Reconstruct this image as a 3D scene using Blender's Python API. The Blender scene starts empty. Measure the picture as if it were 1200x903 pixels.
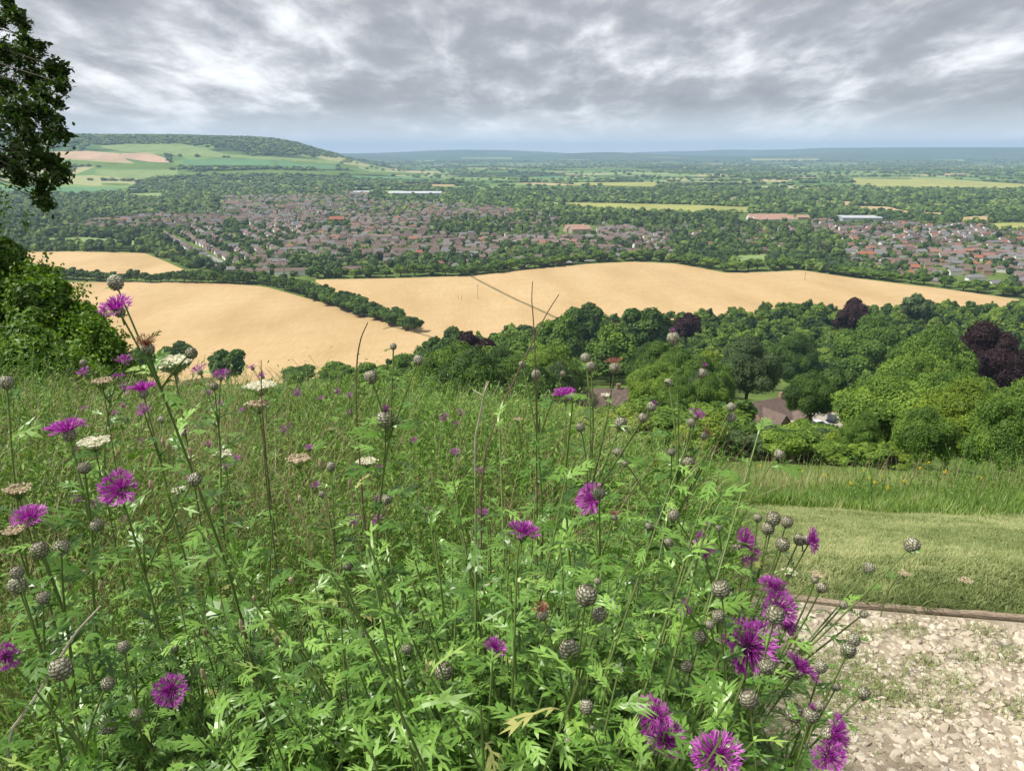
import bpy, math, random
import numpy as np
R = math.radians
rng = np.random.default_rng(11)
random.seed(11)
scene = bpy.context.scene
COL = scene.collection
PI = math.pi

# ------------------------------------------------------------------ camera
F = 924.0; CX = 600.0; CY = 451.5
PITCH = math.atan(273.5 / F)
SP, CP = math.sin(PITCH), math.cos(PITCH)
cam_d = bpy.data.cameras.new('camera'); cam = bpy.data.objects.new('camera', cam_d); COL.objects.link(cam)
cam_d.sensor_width = 36; cam_d.lens = 36 * F / 1200; cam_d.clip_start = 0.02; cam_d.clip_end = 90000
cam.location = (0, 0, 0); cam.rotation_euler = (PI / 2 - PITCH, 0, 0)
scene.camera = cam

def ray(px, py):
    x = (px - CX) / F; u = -(py - CY) / F
    return np.array([x, CP + SP * u, -SP + CP * u])
def at(px, py, d):
    """point seen at pixel px,py at depth d metres"""
    return ray(px, py) * d
def project(P):
    P = np.asarray(P, float)
    dep = P[..., 1] * CP - P[..., 2] * SP
    up = P[..., 1] * SP + P[..., 2] * CP
    return CX + F * P[..., 0] / dep, CY - F * up / dep, dep

# ------------------------------------------------------------------ noise
_perm = np.random.default_rng(5).random((257, 257)).astype(np.float64)
def vnoise(x, y):
    x = np.asarray(x, float); y = np.asarray(y, float)
    xi = np.floor(x).astype(int); yi = np.floor(y).astype(int)
    fx = x - xi; fy = y - yi
    fx = fx * fx * (3 - 2 * fx); fy = fy * fy * (3 - 2 * fy)
    a = _perm[xi % 256, yi % 256]; b = _perm[(xi + 1) % 256, yi % 256]
    c = _perm[xi % 256, (yi + 1) % 256]; d = _perm[(xi + 1) % 256, (yi + 1) % 256]
    return (a * (1 - fx) + b * fx) * (1 - fy) + (c * (1 - fx) + d * fx) * fy
def fbm(x, y, o=4):
    s = 0; a = .5
    for i in range(o):
        s = s + a * vnoise(x * 2 ** i + 13.7 * i, y * 2 ** i + 7.1 * i); a *= .5
    return s
def sstep(a, b, x):
    t = np.clip((x - a) / (b - a), 0, 1); return t * t * (3 - 2 * t)

# ------------------------------------------------------------------ terrain
PR = np.array([(-1e5, -1.5), (2.45, -1.5), (2.8, -1.56), (6.0, -2.8), (9, -4.4), (20, -9.6), (60, -26), (120, -43), (185, -60), (300, -90), (450, -125), (530, -130), (1e6, -130)])
PL = np.array([(-1e5, -1.5), (2.2, -1.5), (3.6, -1.72), (5.2, -2.15), (8, -3.3), (20, -9.2), (60, -26), (120, -43), (185, -60), (300, -90), (450, -125), (530, -130), (1e6, -130)])
def prof(tab, s):
    out = 0
    for k in (-1, -.5, 0, .5, 1):
        out = out + np.interp(s + k * np.clip(.06 * s, 0.05, 20), tab[:, 0], tab[:, 1])
    return out / 5
def H(x, y):
    x = np.asarray(x, float); y = np.asarray(y, float)
    r = np.hypot(x, y)
    s = np.where(y < 0, y, y + (r - y) * sstep(20, 150, r))
    t = sstep(-.6, 1.4, x)
    z = prof(PL, s) * (1 - t) + prof(PR, s) * t
    z = z + (vnoise(x * .25, y * .25) - .5) * .12 * sstep(1.8, 6, r) * (1 - sstep(40, 90, r))
    z = z + (vnoise(x * 2.1, y * 2.1) - .5) * .03
    z = z + (fbm(x / 180., y / 180., 3) - .45) * 6 * sstep(560, 800, r) * (1 - sstep(2500, 3500, r))
    az = np.degrees(np.arctan2(x, np.maximum(y, 1e-6) + (y < 0) * 1e9))
    A = np.interp(az, [-60, -40, -30, -22, -17.8, -16, -14.6, -13.2, -11.5, -9, -7], [.8, 1., 1.0, 1.03, 1.0, .95, .83, .63, .42, .12, 0]) * (np.abs(az) < 60)
    bump = sstep(3300, 5600, r + 300 * fbm(x / 900., y / 900., 2)) * (1 - sstep(7200, 9500, r))
    z = z + A * bump * (218 + 14 * (fbm(x / 500., y / 500., 3) - .5))
    far = sstep(9500, 16000, r) * (1 - sstep(23000, 27000, r))
    z = z + far * (60 + 150 * sstep(.35, .62, fbm(x / 5200. + 3.3, y / 7000., 3)))
    z = z + sstep(2800, 6000, r) * (1 - far) * (fbm(x / 1500., y / 1200., 3) - .5) * 25 * (r < 16000)
    return z
def hitground(px, py, start=1.0):
    d = ray(px, py); t = np.geomspace(start, 40000, 170 if start > 15 else 260)
    P = d[None] * t[:, None]
    below = P[:, 2] < H(P[:, 0], P[:, 1])
    i = int(np.argmax(below))
    if not below[i]: i = len(t) - 1
    if i == 0: return P[0]
    lo, hi = t[i - 1], t[i]
    for _ in range(3):
        t = np.linspace(lo, hi, 24); P = d[None] * t[:, None]; bl = P[:, 2] < H(P[:, 0], P[:, 1]); i = max(1, int(np.argmax(bl))) if bl.any() else 23
        lo, hi = t[i - 1], t[i]
    return d * hi

# ------------------------------------------------------------------ mesh helpers
class B:
    def __init__(s): s.V = []; s.F = []; s.v = []; s.n = 0
    def add(s, V, Fc, v=.5):
        V = np.asarray(V, float).reshape(-1, 3)
        s.V.append(V)
        s.v.append(np.broadcast_to(np.asarray(v, float), (len(V),)).copy())
        if not isinstance(Fc, list): Fc = [Fc]
        for f in Fc:
            f = np.asarray(f, dtype=np.int64)
            if len(f): s.F.append(f + s.n)
        s.n += len(V)
    def mesh(s, name, m, smooth=False):
        me = bpy.data.meshes.new(name)
        V = np.concatenate(s.V); v = np.concatenate(s.v)
        me.vertices.add(len(V)); me.vertices.foreach_set('co', V.astype(np.float32).ravel())
        cnt = np.concatenate([np.full(len(f), f.shape[1]) for f in s.F])
        idx = np.concatenate([f.ravel() for f in s.F])
        me.loops.add(len(idx)); me.loops.foreach_set('vertex_index', idx.astype(np.int32))
        st = np.concatenate([[0], np.cumsum(cnt)[:-1]])
        me.polygons.add(len(cnt)); me.polygons.foreach_set('loop_start', st.astype(np.int32))
        try: me.polygons.foreach_set('loop_total', cnt.astype(np.int32))
        except Exception: pass
        me.update(calc_edges=True)
        a = me.attributes.new('v', 'FLOAT', 'POINT'); a.data.foreach_set('value', v.astype(np.float32))
        me.polygons.foreach_set('use_smooth', np.full(len(cnt), smooth))
        me.materials.append(m)
        return me
    def obj(s, name, m, parent=None, smooth=False, loc=None):
        return link(name, s.mesh(name, m, smooth), parent, loc)
def link(name, me, parent=None, loc=None):
    o = bpy.data.objects.new(name, me); COL.objects.link(o)
    if parent is not None: o.parent = parent
    if loc is not None: o.location = loc
    return o
def tag(o, label=None, cat=None, group=None, kind=None):
    if label: o['label'] = label
    if cat: o['category'] = cat
    if group: o['group'] = group
    if kind: o['kind'] = kind
    return o
def thing(name, label, cat, loc=(0, 0, 0), group=None, rz=0):
    o = bpy.data.objects.new(name, None); COL.objects.link(o); o.location = tuple(loc); o.rotation_euler = (0, 0, rz)
    o.empty_display_size = .1
    return tag(o, label, cat, group)

def box(b, c, s, v=.5, rz=0):
    x, y, z = s[0] / 2, s[1] / 2, s[2] / 2
    V = np.array([(-x, -y, -z), (x, -y, -z), (x, y, -z), (-x, y, -z), (-x, -y, z), (x, -y, z), (x, y, z), (-x, y, z)])
    if rz:
        c_, s_ = math.cos(rz), math.sin(rz)
        V = V @ np.array([[c_, s_, 0], [-s_, c_, 0], [0, 0, 1]])
    b.add(V + np.array(c), np.array([(0, 3, 2, 1), (4, 5, 6, 7), (0, 1, 5, 4), (1, 2, 6, 5), (2, 3, 7, 6), (3, 0, 4, 7)]), v)

def tube(b, pts, rad, sides=5, v=.5):
    P = np.asarray(pts, float); n = len(P)
    rad = np.broadcast_to(np.asarray(rad, float), (n,))
    T = np.gradient(P, axis=0); T /= np.linalg.norm(T, axis=1)[:, None] + 1e-12
    ref = np.array([0, 0, 1.]) if abs(T[0][2]) < .8 else np.array([1., 0, 0])
    A = np.cross(T, ref); A /= np.linalg.norm(A, axis=1)[:, None] + 1e-12
    C = np.cross(T, A)
    an = np.arange(sides) * 2 * PI / sides
    V = P[:, None] + rad[:, None, None] * (np.cos(an)[None, :, None] * A[:, None] + np.sin(an)[None, :, None] * C[:, None])
    V = V.reshape(-1, 3)
    i = np.arange(n - 1)[:, None] * sides; j = np.arange(sides)[None]; k = (j + 1) % sides
    Fq = np.stack([i + j, i + k, i + sides + k, i + sides + j], -1).reshape(-1, 4)
    vv = np.repeat(np.broadcast_to(np.asarray(v, float), (n,)), sides)
    b.add(V, Fq, vv)
    b.add(np.concatenate([V[-sides:], P[-1:] + T[-1:] * rad[-1]]), np.array([(q, (q + 1) % sides, sides) for q in range(sides)]), vv[-1])
def bez(p0, p1, p2, n=10):
    t = np.linspace(0, 1, n)[:, None]
    return (1 - t) ** 2 * np.asarray(p0) + 2 * t * (1 - t) * np.asarray(p1) + t * t * np.asarray(p2)

def frames(D, up=None, roll=None):
    """rotation matrices (N,3,3), rows = local x,y,z axes in world; local z -> D"""
    D = np.asarray(D, float); D = D / (np.linalg.norm(D, axis=1)[:, None] + 1e-12)
    rnd = rng.normal(size=D.shape) if up is None else np.broadcast_to(up, D.shape)
    X = np.cross(rnd, D); X /= np.linalg.norm(X, axis=1)[:, None] + 1e-9
    Y = np.cross(D, X)
    return np.stack([X, Y, D], 1)
def scatter(b, TV, TF, pos, M, scale, val, vj=None):
    """copies of a template (TV,TF) at pos with rotation M (rows = axes)"""
    N = len(pos); n = len(TV)
    scale = np.asarray(scale, float)
    if scale.ndim == 0: scale = np.full(N, float(scale))
    if scale.ndim == 1: scale = np.repeat(scale[:, None], 3, 1)
    V = np.einsum('nvk,nkj->nvj', TV[None] * scale[:, None], M) + pos[:, None]
    off = (np.arange(N) * n)[:, None, None]
    if not isinstance(TF, list): TF = [TF]
    Fs = [(f[None] + off).reshape(-1, f.shape[1]) for f in TF if len(f)]
    vv = np.broadcast_to(np.asarray(val, float), (N,))[:, None]
    vv = np.repeat(vv, n, 1)
    if vj is not None: vv = vv + vj[None]
    b.add(V.reshape(-1, 3), Fs, vv.ravel())

def icos(sub=1):
    t = (1 + 5 ** .5) / 2
    V = [(-1, t, 0), (1, t, 0), (-1, -t, 0), (1, -t, 0), (0, -1, t), (0, 1, t), (0, -1, -t), (0, 1, -t), (t, 0, -1), (t, 0, 1), (-t, 0, -1), (-t, 0, 1)]
    Fc = [(0, 11, 5), (0, 5, 1), (0, 1, 7), (0, 7, 10), (0, 10, 11), (1, 5, 9), (5, 11, 4), (11, 10, 2), (10, 7, 6), (7, 1, 8), (3, 9, 4), (3, 4, 2), (3, 2, 6), (3, 6, 8), (3, 8, 9), (4, 9, 5), (2, 4, 11), (6, 2, 10), (8, 6, 7), (9, 8, 1)]
    V = [np.array(v) / np.linalg.norm(v) for v in V]
    for _ in range(sub):
        mid = {}; nf = []
        def m(a, b):
            k = (min(a, b), max(a, b))
            if k not in mid:
                p = V[a] + V[b]; V.append(p / np.linalg.norm(p)); mid[k] = len(V) - 1
            return mid[k]
        for a, b_, c in Fc:
            ab, bc, ca = m(a, b_), m(b_, c), m(c, a)
            nf += [(a, ab, ca), (b_, bc, ab), (c, ca, bc), (ab, bc, ca)]
        Fc = nf
    return np.array(V), np.array(Fc)
ICO0, ICO1, ICO2 = icos(0), icos(1), icos(2)

# ------------------------------------------------------------------ materials
def nmat(name):
    m = bpy.data.materials.new(name); m.use_nodes = True
    return m, m.node_tree.nodes, m.node_tree.links, m.node_tree.nodes['Principled BSDF']
def ramp(nodes, stops):
    r = nodes.new('ShaderNodeValToRGB'); e = r.color_ramp.elements
    while len(e) < len(stops): e.new(.5)
    for k, (p, c) in enumerate(stops):
        e[k].position = p; e[k].color = (*c, 1)
    return r
def leafmat(name, cols, rough=.55, trans=.3, noise=0, spec=.3, stops=None):
    """foliage: colour from per-leaf attribute v, thin translucent blades"""
    m, N, L, P = nmat(name)
    at_ = N.new('ShaderNodeAttribute'); at_.attribute_name = 'v'
    st = stops or [i / (len(cols) - 1) for i in range(len(cols))]
    rp = ramp(N, list(zip(st, cols)))
    src = at_.outputs['Fac']
    if noise:
        tc = N.new('ShaderNodeTexCoord'); nz = N.new('ShaderNodeTexNoise'); nz.inputs['Scale'].default_value = noise; nz.inputs['Detail'].default_value = 3
        L.new(tc.outputs['Object'], nz.inputs['Vector'])
        ma = N.new('ShaderNodeMath'); ma.operation = 'MULTIPLY_ADD'; ma.inputs[1].default_value = .5
        L.new(nz.outputs['Fac'], ma.inputs[0])
        mb = N.new('ShaderNodeMath'); mb.operation = 'SUBTRACT'; mb.inputs[1].default_value = .25
        L.new(src, mb.inputs[0]); L.new(mb.outputs[0], ma.inputs[2]); src = ma.outputs[0]
    L.new(src, rp.inputs[0]); L.new(rp.outputs[0], P.inputs['Base Color'])
    P.inputs['Roughness'].default_value = rough
    P.inputs['Specular IOR Level'].default_value = spec
    if trans:
        t = N.new('ShaderNodeBsdfTranslucent'); mx = N.new('ShaderNodeMixShader'); mx.inputs[0].default_value = trans
        hs = N.new('ShaderNodeHueSaturation'); hs.inputs['Saturation'].default_value = 1.15; hs.inputs['Value'].default_value = 1.3
        L.new(rp.outputs[0], hs.inputs['Color']); L.new(hs.outputs[0], t.inputs['Color'])
        L.new(P.outputs[0], mx.inputs[1]); L.new(t.outputs[0], mx.inputs[2])
        L.new(mx.outputs[0], N['Material Output'].inputs['Surface'])
    return m
def noisemat(name, cols, scale=1, rough=.85, detail=6, stops=None, vec=None, bump=0, bscale=None, second=None, spec=.3):
    m, N, L, P = nmat(name)
    tc = N.new('ShaderNodeTexCoord'); mp = N.new('ShaderNodeMapping')
    if vec: mp.inputs['Scale'].default_value = vec
    L.new(tc.outputs['Object'], mp.inputs['Vector'])
    nz = N.new('ShaderNodeTexNoise'); nz.inputs['Scale'].default_value = scale; nz.inputs['Detail'].default_value = detail
    nz.inputs['Roughness'].default_value = .62
    L.new(mp.outputs[0], nz.inputs['Vector'])
    st = stops or [.3 + .4 * i / max(1, len(cols) - 1) for i in range(len(cols))]
    rp = ramp(N, list(zip(st, cols))); L.new(nz.outputs['Fac'], rp.inputs[0])
    out = rp.outputs[0]
    if second:
        s2, amt = second
        n2 = N.new('ShaderNodeTexNoise'); n2.inputs['Scale'].default_value = s2; n2.inputs['Detail'].default_value = 4
        L.new(mp.outputs[0], n2.inputs['Vector'])
        hs = N.new('ShaderNodeHueSaturation'); mr = N.new('ShaderNodeMapRange')
        mr.inputs['From Min'].default_value = .3; mr.inputs['From Max'].default_value = .7
        mr.inputs['To Min'].default_value = 1 - amt; mr.inputs['To Max'].default_value = 1 + amt
        L.new(n2.outputs['Fac'], mr.inputs['Value']); L.new(mr.outputs[0], hs.inputs['Value']); L.new(out, hs.inputs['Color']); out = hs.outputs[0]
    L.new(out, P.inputs['Base Color']); P.inputs['Roughness'].default_value = rough; P.inputs['Specular IOR Level'].default_value = spec
    if bump:
        bn = N.new('ShaderNodeTexNoise'); bn.inputs['Scale'].default_value = bscale or scale * 6; bn.inputs['Detail'].default_value = 5
        L.new(mp.outputs[0], bn.inputs['Vector'])
        bp = N.new('ShaderNodeBump'); bp.inputs['Strength'].default_value = bump; bp.inputs['Distance'].default_value = .02
        L.new(bn.outputs['Fac'], bp.inputs['Height']); L.new(bp.outputs[0], P.inputs['Normal'])
    return m

# foliage colours are albedos; knapweed leaf ramp also carries shade in its dark end
M = {}
def tree_mat(name, d, l, h):
    return leafmat(name, [d, l, h], rough=.6, trans=.18, noise=.25)
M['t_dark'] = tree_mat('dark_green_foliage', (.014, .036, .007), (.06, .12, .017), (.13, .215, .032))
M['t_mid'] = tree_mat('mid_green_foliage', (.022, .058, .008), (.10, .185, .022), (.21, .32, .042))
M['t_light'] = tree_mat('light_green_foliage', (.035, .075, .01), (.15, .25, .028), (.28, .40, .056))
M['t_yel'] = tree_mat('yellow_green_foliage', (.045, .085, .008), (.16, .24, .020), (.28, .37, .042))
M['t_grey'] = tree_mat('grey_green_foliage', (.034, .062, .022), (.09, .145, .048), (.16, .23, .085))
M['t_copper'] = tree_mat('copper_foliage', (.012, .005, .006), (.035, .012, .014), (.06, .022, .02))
M['bark'] = noisemat('bark', [(.05, .04, .03), (.14, .115, .09)], 6, bump=.5)
M['leaf_left'] = leafmat('overhanging_leaves', [(.012, .03, .006), (.04, .082, .012), (.095, .16, .022)], rough=.4, trans=.25)
M['leaf_bush'] = leafmat('hedge_leaves', [(.022, .055, .008), (.10, .19, .02), (.22, .35, .045)], rough=.45, trans=.3)
M['knap_leaf'] = leafmat('knapweed_leaf', [(.012, .038, .007), (.088, .20, .025), (.24, .42, .075), (.36, .36, .11)], rough=.38, trans=.15, spec=.5, stops=[0, .48, .88, 1])  # darkest stop is the tone of shaded leaves, put into the colour
M['knap_stem'] = leafmat('knapweed_stem', [(.06, .045, .025), (.13, .19, .05), (.22, .30, .09)], rough=.5, trans=0)
M['bud'] = leafmat('bud_bracts', [(.03, .016, .014), (.20, .19, .12), (.58, .58, .44)], rough=.6, trans=0)
M['petal'] = leafmat('purple_florets', [(.14, .012, .14), (.42, .05, .40), (.66, .24, .62)], rough=.5, trans=.35)
M['wilt'] = leafmat('wilted_florets', [(.14, .04, .05), (.34, .15, .10), (.52, .33, .22)], rough=.7, trans=.2)
M['carrot'] = leafmat('carrot_flower', [(.38, .38, .22), (.66, .64, .46), (.85, .84, .74)], rough=.7, trans=.3)
M['carrot_old'] = leafmat('carrot_seed_head', [(.28, .20, .10), (.46, .37, .23), (.62, .54, .40)], rough=.8, trans=.15)
M['grass'] = leafmat('tall_grass', [(.025, .065, .012), (.12, .225, .036), (.26, .38, .08), (.50, .45, .25)], rough=.5, trans=.25, stops=[0, .4, .8, 1])
M['straw'] = leafmat('dry_grass', [(.16, .10, .05), (.34, .26, .14), (.52, .44, .28)], rough=.7, trans=.2)
M['mown'] = leafmat('mown_grass', [(.11, .15, .04), (.255, .315, .11), (.46, .47, .22)], rough=.55, trans=.25)
M['herb'] = leafmat('herb_leaves', [(.014, .045, .008), (.085, .185, .024), (.25, .40, .07)], rough=.45, trans=.3)
M['yellow'] = leafmat('yellow_petals', [(.6, .42, .02), (.75, .58, .03)], trans=.2)
M['twig'] = noisemat('dead_twig', [(.10, .065, .04), (.22, .15, .10)], 40)
M['twigpale'] = noisemat('bleached_twig', [(.35, .30, .22), (.55, .5, .4)], 40)

# ------------------------------------------------------------------ ground sheet
def ground_material():
    m, N, L, P = nmat('ground')
    geo = N.new('ShaderNodeNewGeometry'); sx = N.new('ShaderNodeSeparateXYZ'); L.new(geo.outputs['Position'], sx.inputs[0])
    ln = N.new('ShaderNodeVectorMath'); ln.operation = 'LENGTH'
    fl = N.new('ShaderNodeCombineXYZ'); L.new(sx.outputs[0], fl.inputs[0]); L.new(sx.outputs[1], fl.inputs[1]); L.new(fl.outputs[0], ln.inputs[0])
    def noise(scale, detail=5, vec=None, dist=0):
        mp = N.new('ShaderNodeMapping')
        if vec: mp.inputs['Scale'].default_value = vec
        L.new(fl.outputs[0], mp.inputs['Vector'])
        n = N.new('ShaderNodeTexNoise'); n.inputs['Scale'].default_value = scale; n.inputs['Detail'].default_value = detail; n.inputs['Distortion'].default_value = dist
        L.new(mp.outputs[0], n.inputs['Vector']); return n.outputs['Fac']
    def mix(a, b, f):
        x = N.new('ShaderNodeMix'); x.data_type = 'RGBA'; L.new(f, x.inputs['Factor']); L.new(a, x.inputs['A']); L.new(b, x.inputs['B']); return x.outputs['Result']
    def mr(v, a, b, c=0, d=1):
        x = N.new('ShaderNodeMapRange'); x.inputs['From Min'].default_value = a; x.inputs['From Max'].default_value = b
        x.inputs['To Min'].default_value = c; x.inputs['To Max'].default_value = d; L.new(v, x.inputs['Value']); return x.outputs[0]
    near = ramp(N, [(.3, (.035, .028, .016)), (.5, (.06, .06, .025)), (.7, (.10, .10, .045))]); L.new(noise(5, 6), near.inputs[0])
    slope = ramp(N, [(.3, (.07, .11, .025)), (.7, (.14, .20, .045))]); L.new(noise(.05, 5), slope.inputs[0])
    # far plain: dark woods and lighter farmland in broad patches
    wood = ramp(N, [(.35, (.022, .045, .014)), (.65, (.045, .085, .024))]); L.new(noise(.03, 6), wood.inputs[0])
    fv = N.new('ShaderNodeTexVoronoi'); fv.inputs['Scale'].default_value = .0032; fv.inputs['Randomness'].default_value = .9
    L.new(fl.outputs[0], fv.inputs['Vector'])
    sc = N.new('ShaderNodeSeparateColor'); L.new(fv.outputs['Color'], sc.inputs[0])
    farm = ramp(N, [(0, (.07, .14, .035)), (.45, (.13, .22, .06)), (.7, (.20, .29, .09)), (.88, (.32, .33, .15)), (1, (.42, .34, .18))]); L.new(sc.outputs[0], farm.inputs[0])
    plain = mix(wood.outputs[0], farm.outputs[0], mr(noise(.0011, 5, None, .6), .42, .5))
    plain = mix(plain, wood.outputs[0], mr(ln.outputs['Value'], 8000, 12000, 0, .88))
    c = mix(near.outputs[0], slope.outputs[0], mr(ln.outputs['Value'], 9, 30))
    c = mix(c, plain, mr(ln.outputs['Value'], 1500, 2400))
    L.new(c, P.inputs['Base Color']); P.inputs['Roughness'].default_value = .95; P.inputs['Specular IOR Level'].default_value = .1
    bp = N.new('ShaderNodeBump'); bp.inputs['Strength'].default_value = .6; bp.inputs['Distance'].default_value = .03
    L.new(noise(30, 4), bp.inputs['Height']); L.new(bp.outputs[0], P.inputs['Normal'])
    return m
def build_ground():
    rad = np.concatenate([[0.25], np.geomspace(.5, 28000, 330)])
    az = np.concatenate([np.arange(-180, -50, 6), np.arange(-50, 50, .35), np.arange(50, 180, 6)])
    a = np.radians(az)
    X = rad[:, None] * np.sin(a)[None]; Y = rad[:, None] * np.cos(a)[None]
    Z = H(X, Y)
    V = np.stack([X, Y, Z], -1).reshape(-1, 3); na = len(a)
    i = np.arange(len(rad) - 1)[:, None] * na; j = np.arange(na)[None]; k = (j + 1) % na
    Fq = np.stack([i + j, i + na + j, i + na + k, i + k], -1).reshape(-1, 4)
    b = B(); b.add(V, Fq)
    b.add(np.concatenate([V[:na], [[0, 0, float(H(0, 0))]]]), np.array([(q, (q + 1) % na, na) for q in range(na)]))
    o = b.obj('ground', ground_material(), smooth=True)
    tag(o, kind='structure')
build_ground()

# ------------------------------------------------------------------ fields (sheets lying on the ground)
def field(name, top, bot, m, lift=.35, nx=40, ny=8):
    top = np.array(top, float); bot = np.array(bot, float)
    x0 = max(top[0, 0], bot[0, 0]); x1 = min(top[-1, 0], bot[-1, 0])
    xs = np.linspace(x0, x1, nx)
    yt = np.interp(xs, top[:, 0], top[:, 1]); yb = np.interp(xs, bot[:, 0], bot[:, 1])
    V = []
    for i, x in enumerate(xs):
        for j in range(ny):
            y = yt[i] + (yb[i] - yt[i]) * j / (ny - 1)
            p = hitground(x, y, 20)
            V.append((p[0], p[1], p[2]))
    V = np.array(V); V[:, 2] = H(V[:, 0], V[:, 1]) + lift
    i = np.arange(nx - 1)[:, None] * ny; j = np.arange(ny - 1)[None]
    Fq = np.stack([i + j, i + j + 1, i + ny + j + 1, i + ny + j], -1).reshape(-1, 4)
    b = B(); b.add(V, Fq)
    return tag(b.obj(name, m, smooth=True), kind='structure')
def wheatmat():
    m, N, L, P = nmat('ripe_wheat')
    tc = N.new('ShaderNodeTexCoord')
    def noise(s, vec, det=5):
        mp = N.new('ShaderNodeMapping'); mp.inputs['Scale'].default_value = vec; mp.inputs['Rotation'].default_value = (0, 0, .5)
        L.new(tc.outputs['Object'], mp.inputs[0]); n = N.new('ShaderNodeTexNoise'); n.inputs['Scale'].default_value = s; n.inputs['Detail'].default_value = det
        L.new(mp.outputs[0], n.inputs['Vector']); return n.outputs['Fac']
    rp = ramp(N, [(.3, (.42, .295, .145)), (.5, (.475, .34, .175)), (.7, (.52, .38, .205))]); L.new(noise(.02, (1, .35, 1), 7), rp.inputs[0])
    hs = N.new('ShaderNodeHueSaturation'); mr = N.new('ShaderNodeMapRange'); mr.inputs['From Min'].default_value = .35; mr.inputs['From Max'].default_value = .65
    mr.inputs['To Min'].default_value = .95; mr.inputs['To Max'].default_value = 1.04
    L.new(noise(.5, (1, .12, 1), 3), mr.inputs[0]); L.new(mr.outputs[0], hs.inputs['Value']); L.new(rp.outputs[0], hs.inputs['Color'])
    # tramlines: narrow wheel tracks every 24 m
    mp = N.new('ShaderNodeMapping'); mp.inputs['Rotation'].default_value = (0, 0, 1.15); L.new(tc.outputs['Object'], mp.inputs[0])
    wv = N.new('ShaderNodeTexWave'); wv.inputs['Scale'].default_value = .0131; wv.inputs['Distortion'].default_value = 0
    L.new(mp.outputs[0], wv.inputs['Vector'])
    mt = N.new('ShaderNodeMapRange'); mt.inputs['From Min'].default_value = .975; mt.inputs['From Max'].default_value = 1; mt.inputs['To Max'].default_value = .5
    L.new(wv.outputs['Fac'], mt.inputs[0])
    mx = N.new('ShaderNodeMix'); mx.data_type = 'RGBA'; L.new(mt.outputs[0], mx.inputs['Factor']); L.new(hs.outputs[0], mx.inputs['A']); mx.inputs['B'].default_value = (.42, .29, .12, 1)
    L.new(mx.outputs['Result'], P.inputs['Base Color']); P.inputs['Roughness'].default_value = 1; P.inputs['Specular IOR Level'].default_value = .05
    return m
M['wheat'] = wheatmat()
def fm(name, c, s=.01):
    c = np.array(c); return noisemat(name, [tuple(c * .8), tuple(c), tuple(c * 1.15)], s, rough=1, vec=(1, .5, 1), second=(.2, .1), spec=.05)
M['f_green'] = fm('pasture', (.12, .19, .045)); M['f_pale'] = fm('pale_pasture', (.20, .27, .10)); M['f_yel'] = fm('yellow_pasture', (.30, .31, .10))
M['f_tan'] = fm('stubble', (.42, .32, .17)); M['f_pink'] = fm('ploughed_chalk', (.44, .31, .21)); M['f_blue'] = fm('green_crop', (.11, .22, .10))
M['lawn'] = noisemat('lawn', [(.11, .20, .04), (.19, .29, .065)], .3, rough=1)

W = M['wheat']
field('wheat_field', [(16, 295.5), (90, 295), (170, 297), (195, 307), (219, 318)], [(16, 299), (60, 316), (100, 323), (219, 322)], W)
field('wheat_field', [(-120, 332), (55, 331), (240, 330.5), (310, 336), (400, 361), (470, 378), (520, 394)], [(-120, 452), (200, 452), (330, 450), (450, 432), (520, 408)], W, nx=60, ny=12)
field('wheat_field', [(370, 328), (480, 326), (560, 323), (640, 314), (690, 309.5), (740, 307), (790, 309), (820, 314), (850, 320), (900, 319), (940, 317), (1000, 326), (1040, 331), (1100, 338), (1194, 351)],
      [(370, 331), (440, 365), (495, 390), (545, 400), (640, 392), (760, 385), (900, 372), (1050, 366), (1194, 360)], W, nx=90, ny=14)
# tracks in the wheat
M['track'] = noisemat('field_track', [(.12, .12, .045), (.30, .22, .10)], .25, rough=1)
def strip(name, pts, w, m, lift=.45, dz=0):
    P = np.array([hitground(x, y, 20) for x, y in pts]); 
    q = np.linspace(0, 1, 60) * (len(P) - 1); P = np.stack([np.interp(q, range(len(P)), P[:, k]) for k in range(3)], 1)
    T = np.gradient(P, axis=0)[:, :2]; T /= np.linalg.norm(T, axis=1)[:, None]
    nrm = np.stack([-T[:, 1], T[:, 0]], 1) * w / 2
    A = P[:, :2] + nrm; C = P[:, :2] - nrm
    V = np.concatenate([np.c_[A, H(A[:, 0], A[:, 1]) + lift], np.c_[C, H(C[:, 0], C[:, 1]) + lift]])
    n = len(P); i = np.arange(n - 1)
    b = B(); b.add(V, np.stack([i, i + 1, n + i + 1, n + i], 1))
    return tag(b.obj(name, m), kind='structure')
strip('path', [(552, 324), (590, 344), (615, 356), (650, 372), (690, 392)], 3.6, M['track'], .5)
strip('track', [(449, 386), (460, 383), (490, 391), (512, 397)], 2.2, M['track'], .5)
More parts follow.
